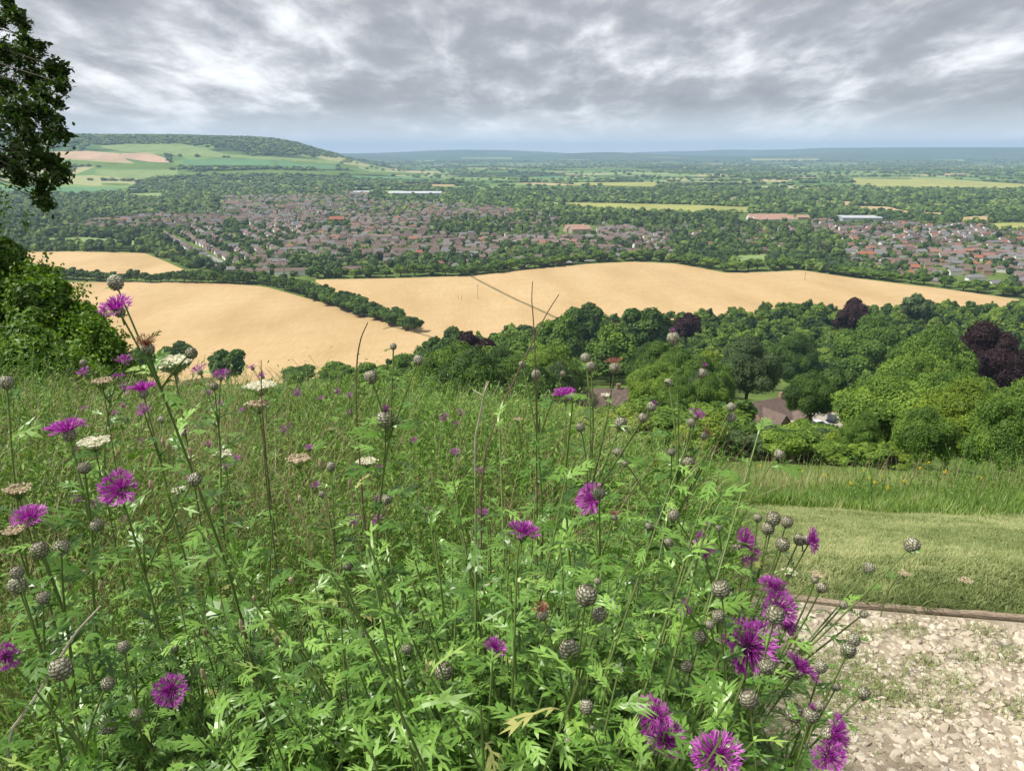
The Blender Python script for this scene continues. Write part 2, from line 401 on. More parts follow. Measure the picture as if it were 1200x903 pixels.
# pastures and crops further out
FL = [
 ('field', [(55, 280), (100, 278.5), (165, 283)], [(55, 286), (100, 287), (165, 288)], 'f_pale'),
 ('field', [(628, 237), (700, 238), (800, 240), (880, 243)], [(628, 240), (700, 247), (800, 250), (880, 249)], 'f_yel'),
 ('field', [(930, 235.5), (985, 236), (1030, 238.5)], [(930, 237.5), (985, 240.5), (1030, 241)], 'f_tan'),
 ('field', [(972, 241.5), (1040, 242.5), (1068, 249)], [(972, 244), (1030, 249.5), (1068, 251)], 'f_tan'),
 ('field', [(1000, 208), (1060, 207.5), (1140, 212), (1200, 216), (1290, 219)], [(1000, 216), (1060, 222), (1140, 223), (1200, 223), (1290, 224)], 'f_yel'),
 ('field', [(1085, 234), (1200, 234), (1290, 235)], [(1085, 237.5), (1200, 238), (1290, 239)], 'f_green'),
 ('field', [(1080, 239), (1200, 240), (1290, 241)], [(1080, 243), (1200, 244), (1290, 246)], 'f_yel'),
 ('field', [(1082, 249), (1110, 250)], [(1082, 254), (1110, 255)], 'f_tan'),
 ('field', [(1125, 255), (1160, 253)], [(1125, 260), (1160, 261)], 'f_tan'),
 ('field', [(1160, 262), (1200, 261), (1290, 262)], [(1160, 268), (1200, 271), (1290, 273)], 'f_yel'),
 ('field', [(670, 214), (770, 213.5)], [(670, 217), (770, 219)], 'f_yel'),
 ('field', [(690, 219), (800, 221)], [(690, 221.5), (800, 223.5)], 'f_green'),
 ('field', [(400, 206), (470, 207.5), (530, 211)], [(400, 209), (470, 211.5), (530, 213)], 'f_blue'),
 ('field', [(380, 200), (500, 203)], [(380, 203.5), (500, 206)], 'f_green'),
 ('field', [(0, 219), (90, 219.5), (172, 221)], [(0, 227), (90, 228.5), (172, 224)], 'f_blue'),
 ('field', [(150, 227), (192, 226)], [(150, 232), (192, 233)], 'f_pale'),
 ('field', [(800, 218), (860, 219)], [(800, 220), (860, 221)], 'f_tan'),
 ('field', [(830, 237), (930, 237)], [(830, 239.5), (930, 239.5)], 'f_green'),
 ('field', [(805, 222), (950, 223)], [(805, 224), (950, 225)], 'f_green'),
 ('field', [(985, 303), (1000, 303)], [(985, 306), (1000, 306)], 'f_pale'),
 ('field', [(862, 300), (900, 298)], [(862, 310), (900, 311)], 'f_pale'),
 ('field', [(880, 186), (960, 186)], [(880, 188), (960, 189)], 'f_yel'),
 ('field', [(700, 190), (800, 191)], [(700, 191.5), (800, 193)], 'f_green'),
 ('field', [(1090, 187), (1130, 187)], [(1090, 189), (1130, 189)], 'f_pale'),
 ('field', [(540, 184.5), (600, 184.5)], [(540, 186), (600, 186.5)], 'f_pale'),
 ('field', [(640, 197), (760, 198)], [(640, 199), (760, 200)], 'f_green'),
 # the downland hill
 ('field', [(118, 171), (150, 169), (215, 168.5), (262, 180)], [(118, 173), (150, 179), (215, 183), (262, 185)], 'f_pale'),
 ('field', [(60, 178), (100, 177), (140, 180), (148, 187)], [(60, 184), (100, 187), (140, 189), (148, 190)], 'f_pink'),
 ('field', [(142, 180), (175, 179), (198, 187)], [(142, 185), (175, 190), (198, 191)], 'f_pink'),
 ('field', [(262, 181), (340, 185), (395, 189)], [(262, 184), (340, 189.5), (395, 192)], 'f_pale'),
 ('field', [(215, 187), (300, 186), (395, 193)], [(215, 194), (300, 194), (395, 199)], 'f_blue'),
 ('field', [(60, 186), (140, 191), (205, 193)], [(60, 192), (140, 197), (205, 198)], 'f_green'),
 ('field', [(112, 199), (160, 199.5), (208, 199)], [(112, 206), (160, 209), (208, 207)], 'f_pale'),
 ('field', [(215, 202), (320, 199), (400, 202)], [(215, 205), (320, 205), (400, 205)], 'f_green'),
 ('field', [(330, 187), (420, 194)], [(330, 190), (420, 197)], 'f_green'),
]
gf = np.random.default_rng(91)
for _ in range(380):
    cx = gf.uniform(-60, 1290); cy = 184 + 52 * gf.random() ** 1.1
    w_ = gf.uniform(14, 60) * (1 if cy < 215 else .7); hh_ = gf.uniform(.5, 1.3) + (cy - 184) * gf.uniform(.01, .045); tl_ = gf.uniform(-.012, .02) * w_
    if cy > 228 and 180 < cx < 720: continue
    if any(min(p_[0] for p_ in f[1]) - w_ < cx < max(p_[0] for p_ in f[1]) + w_ and min(p_[1] for p_ in f[1]) - 3 < cy < max(p_[1] for p_ in f[2]) + 3 for f in FL): continue
    FL.append(('field', [(cx - w_, cy), (cx - w_ * .3, cy - hh_ * .2), (cx + w_, cy + tl_)], [(cx - w_ * .9, cy + hh_ * .8), (cx + w_ * .2, cy + hh_), (cx + w_ * .95, cy + tl_ + hh_ * .6)], str(gf.choice(['f_green', 'f_pale', 'f_yel', 'f_tan', 'f_blue'], p=[.32, .26, .16, .14, .12]))))
for n_, t_, b_, m_ in FL: field(n_, t_, b_, M[m_], lift=.8, nx=12, ny=4)
# ---@@PART2
# ------------------------------------------------------------------ trees
def crown_geo(b, seed, rx, rz, zc, nlobe, nleaf, ls, flat=0.0, core=True, droop=0):
    """uneven crown: many leaf-clump faces over a cloud of lobes, gaps between"""
    g = np.random.default_rng(seed)
    d = g.normal(size=(nlobe, 3)); d /= np.linalg.norm(d, axis=1)[:, None]
    d[:, 2] = np.where(d[:, 2] < -.35, -d[:, 2] * .6, d[:, 2])
    rr = g.uniform(.45, .85, nlobe)[:, None]
    C = d * rr * np.array([rx, rx, rz]); C[:, 2] += zc
    lr = g.uniform(.24, .42, nlobe) * min(rx, rz) * (1.15 if nlobe < 14 else .95)
    C = np.concatenate([C, [[0, 0, zc]]]); lr = np.append(lr, .62 * min(rx, rz))
    lv = g.uniform(-.2, .2, len(lr))
    w = lr ** 2; w /= w.sum()
    k = g.choice(len(lr), nleaf * 2, p=w)
    u = g.normal(size=(nleaf * 2, 3)); u /= np.linalg.norm(u, axis=1)[:, None]
    u[:, 2] = np.where(g.random(len(u)) < .55, np.abs(u[:, 2]), u[:, 2])
    sh = g.uniform(.82, 1.10, nleaf * 2) + .12 * np.sin(u[:, 0] * 7 + k) * np.cos(u[:, 1] * 6 + 2 * k)
    P = C[k] + u * (lr[k] * sh)[:, None] * np.array([1, 1, .85])
    dist = np.linalg.norm((P[:, None] - C[None]), axis=2) / lr[None]
    dist[np.arange(len(k)), k] = 9
    keep = dist.min(1) > .8
    P, u, k = P[keep][:nleaf], u[keep][:nleaf], k[keep][:nleaf]
    n = len(P)
    nd = u * 1.0 + g.normal(size=u.shape) * .55 + np.array([0, 0, .35])
    Fm = frames(nd)
    q = np.array([(-.5, -.35, 0), (.1, -.5, .05), (.55, 0, -.06), (.15, .45, .04), (-.45, .3, 0)])
    sc = ls * g.uniform(.55, 1.35, n)
    val = .5 + lv[k] + g.normal(size=n) * .13
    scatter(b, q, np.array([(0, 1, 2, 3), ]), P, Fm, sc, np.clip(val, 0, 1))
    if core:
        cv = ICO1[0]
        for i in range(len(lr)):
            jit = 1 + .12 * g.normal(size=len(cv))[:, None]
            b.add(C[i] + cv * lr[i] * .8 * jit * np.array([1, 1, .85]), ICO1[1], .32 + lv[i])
def trunk_geo(b, seed, h, r, spread):
    g = np.random.default_rng(seed)
    pts = [np.array([0, 0, -.6]), np.array([g.normal() * .1, g.normal() * .1, h * .35]), np.array([g.normal() * .3, g.normal() * .3, h])]
    tube(b, bez(*pts, 8), np.linspace(r * 1.25, r * .45, 8), 8)
    for i in range(6):
        a = i * PI / 3 + g.normal() * .3; z0 = h * g.uniform(.35, .7)
        e = np.array([math.cos(a) * spread * g.uniform(.6, .9), math.sin(a) * spread * g.uniform(.6, .9), h * g.uniform(1., 1.45)])
        tube(b, bez([0, 0, z0], [e[0] * .5, e[1] * .5, z0 + (e[2] - z0) * .35], e, 6), np.linspace(r * .5, r * .12, 6), 5)
# templates: unit-ish trees 10 m tall
TREES = {}
def make_template(key, seed, rx, rz, zc, nlobe, nleaf, ls):
    b = B(); crown_geo(b, seed, rx, rz, zc, nlobe, nleaf, ls); c = b.mesh('crown', M['t_mid'])
    b = B(); trunk_geo(b, seed, zc, .32, rx * .7); t = b.mesh('trunk', M['bark'], True)
    TREES[key] = (c, t)
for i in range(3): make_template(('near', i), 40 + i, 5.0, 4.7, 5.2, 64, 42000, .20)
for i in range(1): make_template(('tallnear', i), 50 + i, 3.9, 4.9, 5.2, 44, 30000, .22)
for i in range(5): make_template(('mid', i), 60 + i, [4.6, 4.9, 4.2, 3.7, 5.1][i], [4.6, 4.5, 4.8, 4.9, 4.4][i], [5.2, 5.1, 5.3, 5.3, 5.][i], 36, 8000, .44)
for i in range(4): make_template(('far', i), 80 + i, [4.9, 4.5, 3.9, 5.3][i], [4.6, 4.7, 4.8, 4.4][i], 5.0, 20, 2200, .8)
MATW = {'dark green': 't_dark', 'mid green': 't_mid', 'light green': 't_light', 'yellow green': 't_yel', 'grey green': 't_grey', 'dark purple': 't_copper'}
def place_tree(name, key, loc, h, w, colour, label, group, rz=None, trunk=True, cat='tree'):
    """w = crown width, h = height, in metres"""
    c, t = TREES[key]
    rx = max(abs(v) for v in c['rx'][:]) if 'rx' in c else None
    o = thing(name, label, cat, loc, group, rng.uniform(0, 6.28) if rz is None else rz)
    sx = w / (2 * CRW[key]); o.scale = (sx, sx, h / 10.)
    cr = link('crown', c, o); cr.material_slots[0].link = 'OBJECT'; cr.material_slots[0].material = M[MATW[colour]]
    if trunk: link('trunk', t, o)
    return o
CRW = {}
for k_, (c_, t_) in TREES.items():
    co = np.zeros(len(c_.vertices) * 3, np.float32); c_.vertices.foreach_get('co', co); co = co.reshape(-1, 3)
    CRW[k_] = float(np.percentile(np.hypot(co[:, 0], co[:, 1]), 98)); 
ORD = ['first', 'second', 'third', 'fourth', 'fifth', 'sixth', 'seventh', 'eighth', 'ninth', 'tenth', 'eleventh', 'twelfth', 'thirteenth', 'fourteenth', 'fifteenth', 'sixteenth', 'seventeenth', 'eighteenth', 'nineteenth', 'twentieth']
TENS = ['', '', 'twenty', 'thirty', 'forty', 'fifty', 'sixty', 'seventy', 'eighty', 'ninety']
TTH = ['', '', 'twentieth', 'thirtieth', 'fortieth', 'fiftieth', 'sixtieth', 'seventieth', 'eightieth', 'ninetieth']
def ordn(n):
    if n <= 20: return ORD[n - 1]
    if n < 100: return TTH[n // 10] if n % 10 == 0 else TENS[n // 10] + '-' + ORD[n % 10 - 1]
    return str(n) + 'th'

# wooded valley: the trees one can pick out   (cx, top, base, width px, distance m or None, colour, template, label)
KEY = [
 (1025, 377, 462, 92, None, 'mid green', ('near', 0), 'tall domed green tree behind the big bright spreading tree'),
 (1100, 386, 470, 96, 235, 'mid green', ('near', 1), 'broad layered green tree just left of the big copper beech'),
 (1166, 386, 462, 96, 200, 'dark purple', ('near', 0), 'largest copper beech, dark purple, near the right edge'),
 (1078, 414, 476, 92, 190, 'light green', ('near', 2), 'lighter rounded tree with layered sprays in front of the tall domed tree'),
 (1048, 445, 533, 136, 95, 'light green', ('near', 1), 'big bright green spreading tree right of the tiled roofs above tall grass'),
 (1012, 488, 536, 50, 88, 'mid green', ('near', 0), 'small round tree at the left foot of the big bright tree'),
 (1125, 453, 545, 96, 80, 'yellow green', ('near', 0), 'olive green tree between the bright spreading tree and the drooping bush'),
 (1190, 466, 556, 96, 62, 'mid green', ('near', 2), 'dark arching bush with bare drooping twigs at the right edge'),
 (1085, 478, 545, 74, 74, 'mid green', ('near', 1), 'olive bushy tree low in front of the spreading tree'),
 (956, 437, 492, 60, 150, 'dark green', ('near', 1), 'round dark green tree standing right of the tiled house'),
 (880, 399, 470, 76, 205, 'grey green', ('near', 0), 'grey green tree with its forked trunk showing on the lawn'),
 (838, 409, 480, 58, 170, 'yellow green', ('tallnear', 0), 'bright yellow green tree left of the grey green lawn tree'),
 (935, 390, 450, 60, 240, 'dark green', ('near', 2), 'dark green tree behind the lawn, left of the tall domed tree'),
 (1000, 350, 385, 44, 420, 'dark purple', ('mid', 4), 'dark purple tree on the skyline of the wood against the wheat'),
 (1078, 343, 385, 40, 560, 'grey green', ('mid', 1), 'tree rising above the wood against the right end of the wheat'),
 (556, 390, 446, 60, 300, 'dark purple', ('mid', 4), 'dark purple tree in the left part of the wood near the dark hedge'),
 (806, 366, 410, 36, 380, 'dark purple', ('mid', 1), 'dull purple tree in the middle of the wood behind the bright tree'),
 (600, 392, 440, 70, 340, 'mid green', ('mid', 0), 'broad green tree right of the left purple tree'),
 (655, 368, 425, 62, 350, 'mid green', ('mid', 4), 'tall rounded tree above the roof in the middle of the wood'),
 (683, 353, 410, 52, 400, 'dark green', ('mid', 1), 'dark dome standing highest over the middle of the wood'),
 (760, 360, 420, 62, 350, 'dark green', ('mid', 3), 'broad dark tree left of the dull purple tree'),
 (720, 385, 445, 60, 300, 'mid green', ('mid', 2), 'full green tree behind the drooping brown thistle head'),
 (645, 395, 450, 52, 290, 'light green', ('mid', 1), 'light green tree low in the middle of the wood'),
 (512, 394, 440, 44, 380, 'dark green', ('mid', 3), 'dark tree at the foot of the hedge beside the wheat corner'),
 (532, 384, 436, 42, 400, 'dark green', ('mid', 4), 'dark tree beside the tip of the middle wheat field'),
 (468, 455, 500, 70, 200, 'mid green', ('mid', 0), 'green tree just behind the grey roof at the left'),
 (560, 440, 490, 110, 210, 'mid green', ('mid', 4), 'wide green tree mass between the grey roof and the brown roof'),
 (630, 425, 480, 66, 230, 'mid green', ('mid', 2), 'green tree left of the long brown roof'),
 (905, 405, 452, 44, 300, 'mid green', ('mid', 0), 'green tree behind the grey green lawn tree'),
 (765, 405, 468, 62, 220, 'dark green', ('near', 0), 'dark green tree right of the brown roof behind the knapweed buds'),
 (203, 399, 440, 44, 380, 'dark green', ('mid', 1), 'small dark tree against the left wheat field, behind the white flower'),
 (262, 409, 450, 48, 370, 'dark green', ('mid', 3), 'small dark tree against the wheat right of the white flower'),
 (350, 430, 466, 44, 360, 'dark green', ('mid', 0), 'dark low tree at the bottom edge of the left wheat field'),
 (396, 430, 462, 44, 360, 'mid green', ('mid', 2), 'green low tree at the bottom edge of the left wheat field'),
 (436, 425, 462, 50, 300, 'mid green', ('mid', 4), 'green tree at the lower right corner of the left wheat field'),
 (490, 410, 455, 56, 290, 'dark green', ('mid', 1), 'dark green tree below the dry headland track'),
 (160, 408, 440, 44, 340, 'mid green', ('mid', 3), 'green shrubby tree where the left bush meets the wheat'),
 (1200, 420, 480, 60, 190, 'mid green', ('near', 1), 'green tree cut by the right edge under the copper beech'),
 (1150, 445, 500, 60, 150, 'mid green', ('near', 2), 'green tree below the copper beech'),
 (985, 430, 468, 44, 260, 'dark green', ('mid', 0), 'small dark tree behind the gravel drive and cars'),
]
placed = []
def tree_from_px(cx, top, base, wpx, dist):
    if dist is None:
        p = hitground(cx, base, 25); d = p[1] * CP - p[2] * SP
    else:
        d = dist
        for _ in range(60):                        # a crown seen this high must stand far enough off to be of natural height
            q = at(cx, top, d)
            if q[2] - float(H(q[0], q[1])) <= max(1.25 * wpx * d / F, 6) or d > 640: break
            d *= 1.03
    pt = at(cx, top, d); x, y = pt[0], pt[1]
    z0 = float(H(x, y)); h = pt[2] - z0
    return np.array([x, y, z0]), h, wpx * d / F
for (cx, top, base, wpx, dist, colr, key, lab) in KEY:
    loc, h, w = tree_from_px(cx, top, base, wpx, dist)
    h = max(h, w * .62)
    nm = 'bush' if 'bush' in lab else ('copper_beech' if colr == 'dark purple' else 'broadleaf_tree')
    place_tree(nm, key, loc, h / .97, w, colr, lab, 'trees of the valley wood', cat='bush' if nm == 'bush' else 'tree')
    placed.append((loc[0], loc[1], w / 2))
# fill of the wood: candidates whose crown top stays under the wood's skyline
SKY = np.array([(300, 470), (420, 436), (470, 412), (500, 398), (520, 388), (545, 384), (575, 386), (600, 376), (660, 366), (690, 357), (740, 364), (770, 362), (800, 360), (840, 358), (880, 354), (950, 348), (1000, 354), (1080, 349), (1200, 349), (1290, 349)], float)
KEEP = [(866, 436, 918, 474), (868, 458, 1000, 515), (686, 452, 732, 472), (441, 442, 478, 462)]
g = np.random.default_rng(3)
fill = []
gridf = {}
for a, b_, c in placed: gridf.setdefault((int(a // 20), int(b_ // 20)), []).append((a, b_, c))
n = 26000
rr_ = 125 * (735 / 125.) ** (g.random(n) ** .75); pxx = g.uniform(300, 1300, n)
yy_ = rr_; xx_ = (pxx - CX) / F * rr_ * 1.03; ww_ = g.uniform(7.5, 14.5, n); hh_ = ww_ * g.uniform(.75, 1.05, n) + 2.5
zz_ = H(xx_, yy_)
TPX, TPY, TDP = project(np.stack([xx_, yy_, zz_ + hh_], 1)); BPX, BPY, _ = project(np.stack([xx_, yy_, zz_], 1))
WPX = ww_ / TDP * F / 2
ok = (TPY > np.interp(TPX, SKY[:, 0], SKY[:, 1]) + g.uniform(0, 4, n)) & (TPX > 300) & (TPX < 1300)
for k in KEEP: ok &= ~((TPX - WPX < k[2]) & (TPX + WPX > k[0]) & (TPY < k[3]) & (BPY > k[1]))
for i in np.nonzero(ok)[0]:
    x, y, w = xx_[i], yy_[i], ww_[i]; c = (int(x // 20), int(y // 20)); bad = False
    for da in (-1, 0, 1):
        for db in (-1, 0, 1):
            for (a, b_, q) in gridf.get((c[0] + da, c[1] + db), ()):
                if (x - a) ** 2 + (y - b_) ** 2 < ((w / 2 + q) * .68) ** 2: bad = True; break
    if bad: continue
    gridf.setdefault(c, []).append((x, y, w / 2)); placed.append((x, y, w / 2))
    fill.append((TPX[i], TPY[i], x, y, zz_[i], hh_[i], w, math.hypot(x, y)))
print('wood fill', len(fill))
fill.sort(key=lambda q: q[7]); massfill = fill[250:]; fill = fill[:250]
def colour_pick(g):
    return g.choice(['dark green', 'mid green', 'light green', 'yellow green', 'grey green'], p=[.22, .42, .2, .07, .09])
cuts = [0, 175, 215, 250, 280, 310, 340, 380, 900]
nms = ['front', 'second', 'third', 'fourth', 'fifth', 'sixth', 'seventh', 'rearmost']
for q in range(8):
    sub = sorted([f for f in fill if cuts[q] <= f[7] < cuts[q + 1]])
    for i, (px, py, x, y, z, h, w, r) in enumerate(sub):
        c = colour_pick(g); key = ('near', i % 3) if r < 230 else ('mid', int(g.integers(5)))
        place_tree('broadleaf_tree', key, (x, y, z), h, w, c, f'{c} tree, {nms[q]} row of the valley wood, {ordn(i+1)} from left', 'trees of the valley wood')

# scrub bushes on the slope just below the bank
SC = np.array([(250, 470), (430, 464), (560, 456), (600, 460), (635, 462), (655, 470), (683, 473), (735, 473), (746, 458), (800, 458), (860, 466), (867, 499), (938, 499), (944, 488), (965, 492), (990, 504), (1010, 508), (1060, 520), (1300, 528)], float)
n = 7000; rr_ = 80 * (188 / 80.) ** g.random(n); pxx = g.uniform(250, 1080, n); ww_ = np.clip(rr_ * .065, 2.2, 9) * g.uniform(.8, 1.3, n); hh_ = ww_ * g.uniform(.5, .85, n)
x_ = (pxx - CX) / F * rr_ * 1.03; z_ = H(x_, rr_); tx, ty, td = project(np.stack([x_, rr_, z_ + hh_], 1))
lim = np.interp(tx, SC[:, 0], SC[:, 1]); scr = []
for i in np.nonzero((ty > lim) & (ty < 560))[0]:
    if any((x_[i] - a) ** 2 + (rr_[i] - b_) ** 2 < ((ww_[i] / 2 + q) * .58) ** 2 for a, b_, q in scr): continue
    scr.append((x_[i], rr_[i], ww_[i] / 2)); scr[-1] = scr[-1]; fill_ = (tx[i], x_[i], rr_[i], z_[i], hh_[i], ww_[i]); SCR = globals().setdefault('SCR', []); SCR.append(fill_)
print('scrub', len(SCR)); SCR.sort(key=lambda q: math.hypot(q[1], q[2])); rest_scr = SCR[285:]; SCR = SCR[:285]
dc = {}
for q in SCR:
    r = q[2]; bnd = 'nearest' if r < 100 else 'second' if r < 120 else 'third' if r < 140 else 'fourth' if r < 160 else 'rearmost'
    c = str(g.choice(['light green', 'mid green', 'yellow green', 'grey green'], p=[.35, .3, .25, .1])); dc.setdefault((bnd, c), []).append(q)
for (bnd, c), L_ in dc.items():
    for i, q in enumerate(sorted(L_)):
        place_tree('scrub_bush', ('far', int(g.integers(4))) if q[2] > 110 else ('mid', int(g.integers(5))), (q[1], q[2], q[3] - .3), q[4] + .3, q[5], c, f'{c} scrub bush, {bnd} line below the meadow bank, {ordn(i+1)} from left', 'scrub bushes below the meadow bank', trunk=False, cat='bush')

# hedgerow trees
def tree_row(pts, spacing, h0, w0, where, group, cols=('dark green', 'mid green'), skip=0):
    P = np.array([hitground(x, y, 30) for x, y in pts]); L_ = np.r_[0, np.cumsum(np.hypot(*np.diff(P[:, :2], axis=0).T))]
    s = 0; i = 0; out = []
    while s < L_[-1]:
        x = np.interp(s, L_, P[:, 0]) + g.normal() * 1.2; y = np.interp(s, L_, P[:, 1]) + g.normal() * 1.5
        w = w0 * g.uniform(.75, 1.25); h = h0 * g.uniform(.72, 1.15)
        if g.random() >= skip:
            out.append((x, y, h, w))
        s += spacing * g.uniform(.8, 1.2)
    out.sort(key=lambda q: q[0] / q[1])
    for i, (x, y, h, w) in enumerate(out):
        c = cols[int(g.random() < .35)]
        place_tree('hedgerow_tree', ('far', int(g.integers(4))), (x, y, float(H(x, y)) - .3), h, w, c, f'{c} tree {where}, {ordn(i+1)} from left', group)
tree_row([(28, 322), (70, 326), (130, 330), (215, 331), (290, 333)], 8.0, 13, 15, 'in hedge between the left wheat fields', 'trees of the hedge between the left wheat fields')
tree_row([(225, 327), (300, 331), (345, 342), (400, 361), (455, 379), (490, 390)], 8, 13.5, 15, 'in belt between left and middle wheat', 'trees of the belt between the wheat fields')
tree_row([(345, 336), (400, 352), (470, 377)], 12, 11, 15, 'in back line of the belt dividing the wheat', 'trees of the belt between the wheat fields')
tree_row([(30, 294), (90, 293), (160, 294), (200, 300), (222, 314)], 11, 9, 15, 'in hedge beyond the small wheat field', 'trees of the hedge beyond the small wheat field')
tree_row([(375, 326), (480, 324), (560, 321.5), (640, 312), (690, 307.5), (740, 305), (790, 307), (820, 312), (850, 318), (900, 317), (940, 315), (1000, 324), (1040, 329), (1100, 336), (1194, 349), (1290, 357)], 17, 14, 21, 'on far edge of the middle wheat', 'trees along the far edge of the middle wheat field', cols=('mid green', 'light green'))

# everything farther: one mass of trees (town gardens, woods, hedges of the plain)
def low_tree(seed, nf=150, big=.34):
    b = B(); crown_geo(b, seed, .5, .44, .5, 8, nf, big * .42, core=False)
    V = ICO1[0] * np.array([.43, .43, .40]) * (1 + .16 * np.random.default_rng(seed).normal(size=(len(ICO1[0]), 1))) + [0, 0, .47]
    b.add(V, ICO1[1], .4)
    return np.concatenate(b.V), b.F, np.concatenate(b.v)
LT = [low_tree(100 + i) for i in range(5)]
def tiny_tree(seed):
    gg = np.random.default_rng(seed); V = ICO1[0] * np.array([.5, .5, .42]) * (1 + .2 * gg.normal(size=(len(ICO1[0]), 1))) + [0, 0, .42]
    return V, [ICO1[1]], np.clip(.5 + .12 * gg.normal(size=len(V)), 0, 1)
def medium_tree(seed):
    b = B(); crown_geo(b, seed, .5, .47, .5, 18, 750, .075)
    return np.concatenate(b.V), b.F, np.concatenate(b.v)
MT = [medium_tree(300 + i) for i in range(6)]
TT = [tiny_tree(200 + i) for i in range(5)]
def mass(name, X, Y, Hh, Wd, tmpl, label, cat, mt='far_foliage'):
    b = B(); X = np.asarray(X); Y = np.asarray(Y); Z = H(X, Y)
    for i, (V, Fs, vv) in enumerate(tmpl):
        s = np.arange(len(X)) % len(tmpl) == i
        n = int(s.sum())
        if not n: continue
        a = g.uniform(0, 6.28, n); ca, sa = np.cos(a), np.sin(a); o = np.zeros(n)
        Mx = np.stack([np.stack([ca, sa, o], 1), np.stack([-sa, ca, o], 1), np.stack([o, o, o + 1], 1)], 1)
        sc = np.stack([Wd[s], Wd[s], Hh[s]], 1)
        val = g.normal(size=n) * .2
        scatter(b, V, Fs, np.stack([X[s], Y[s], Z[s] - .2], 1), Mx, sc, val, vv)
    o = b.obj(name, M[mt]); return tag(o, label, cat, kind='stuff')
M['far_foliage'] = leafmat('far_foliage', [(.014, .034, .009), (.055, .105, .019), (.14, .21, .04), (.24, .31, .06)], rough=.7, trans=.12, stops=[.05, .45, .8, 1])

M['wood_foliage'] = leafmat('wood_foliage', [(.014, .04, .008), (.08, .155, .02), (.19, .29, .04), (.29, .38, .06)], rough=.6, trans=.18, stops=[.05, .45, .8, 1])
def inpoly(px, py, poly):
    poly = np.asarray(poly, float); c = np.zeros(np.shape(px), bool); n = len(poly); j = n - 1
    for i in range(n):
        xi, yi = poly[i]; xj, yj = poly[j]
        c ^= ((yi > py) != (yj > py)) & (px < (xj - xi) * (py - yi) / (yj - yi + 1e-12) + xi); j = i
    return c
allfields = []
for t_, b_ in [(f[1], f[2]) for f in FL] + [([(16, 295.5), (90, 295), (170, 297), (195, 307), (219, 318)], [(16, 299), (60, 316), (100, 323), (219, 322)]),
      ([(370, 328), (480, 326), (560, 323), (640, 314), (690, 309.5), (740, 307), (790, 309), (820, 314), (850, 320), (900, 319), (940, 317), (1000, 326), (1040, 331), (1100, 338), (1194, 351)], [(370, 400), (1194, 400)]), ([(-120, 334), (340, 338)], [(-120, 400), (340, 400)])]:
    allfields.append(list(t_) + list(b_)[::-1])
def infield(px, py):
    c = np.zeros(np.shape(px), bool)
    for f in allfields: c |= inpoly(px, py, f)
    return c
# town districts (where houses stand), in the photograph's outline of the town
TOWN = [[(185, 272), (205, 292), (232, 315), (300, 322), (430, 320), (560, 316), (690, 305), (705, 285), (690, 262), (640, 250), (560, 240), (430, 235), (300, 234), (240, 240), (180, 252), (120, 258), (60, 266), (60, 280), (130, 276)],
        [(960, 300), (1010, 312), (1080, 326), (1200, 342), (1290, 350), (1290, 280), (1200, 266), (1080, 262), (960, 258), (900, 266), (900, 280), (950, 285)],
        [(700, 262), (860, 264), (960, 268), (960, 296), (850, 300), (700, 300)], [(60, 245), (300, 240), (430, 240), (430, 225), (200, 232), (60, 236)]]
COPSE = [[(430, 305), (560, 302), (640, 296), (700, 292), (700, 310), (560, 322), (430, 325)], [(500, 262), (570, 256), (645, 260), (650, 272), (570, 278), (500, 272)], [(810, 262), (950, 268), (985, 280), (1000, 318), (800, 315), (780, 285)],
         [(60, 268), (150, 276), (180, 290), (60, 292)], [(600, 250), (680, 250), (760, 255), (800, 262), (780, 275), (700, 265)], [(330, 300), (420, 300), (420, 322), (330, 322)], [(190, 238), (260, 232), (260, 250), (200, 254)], [(265, 262), (290, 262), (285, 285), (262, 285)], [(225, 300), (250, 300), (250, 318), (225, 318)]]
def intown(px, py):
    c = np.zeros(np.shape(px), bool)
    for f in TOWN: c |= inpoly(px, py, f)
    return c
def incopse(px, py):
    c = np.zeros(np.shape(px), bool)
    for f in COPSE: c |= inpoly(px, py, f)
    return c

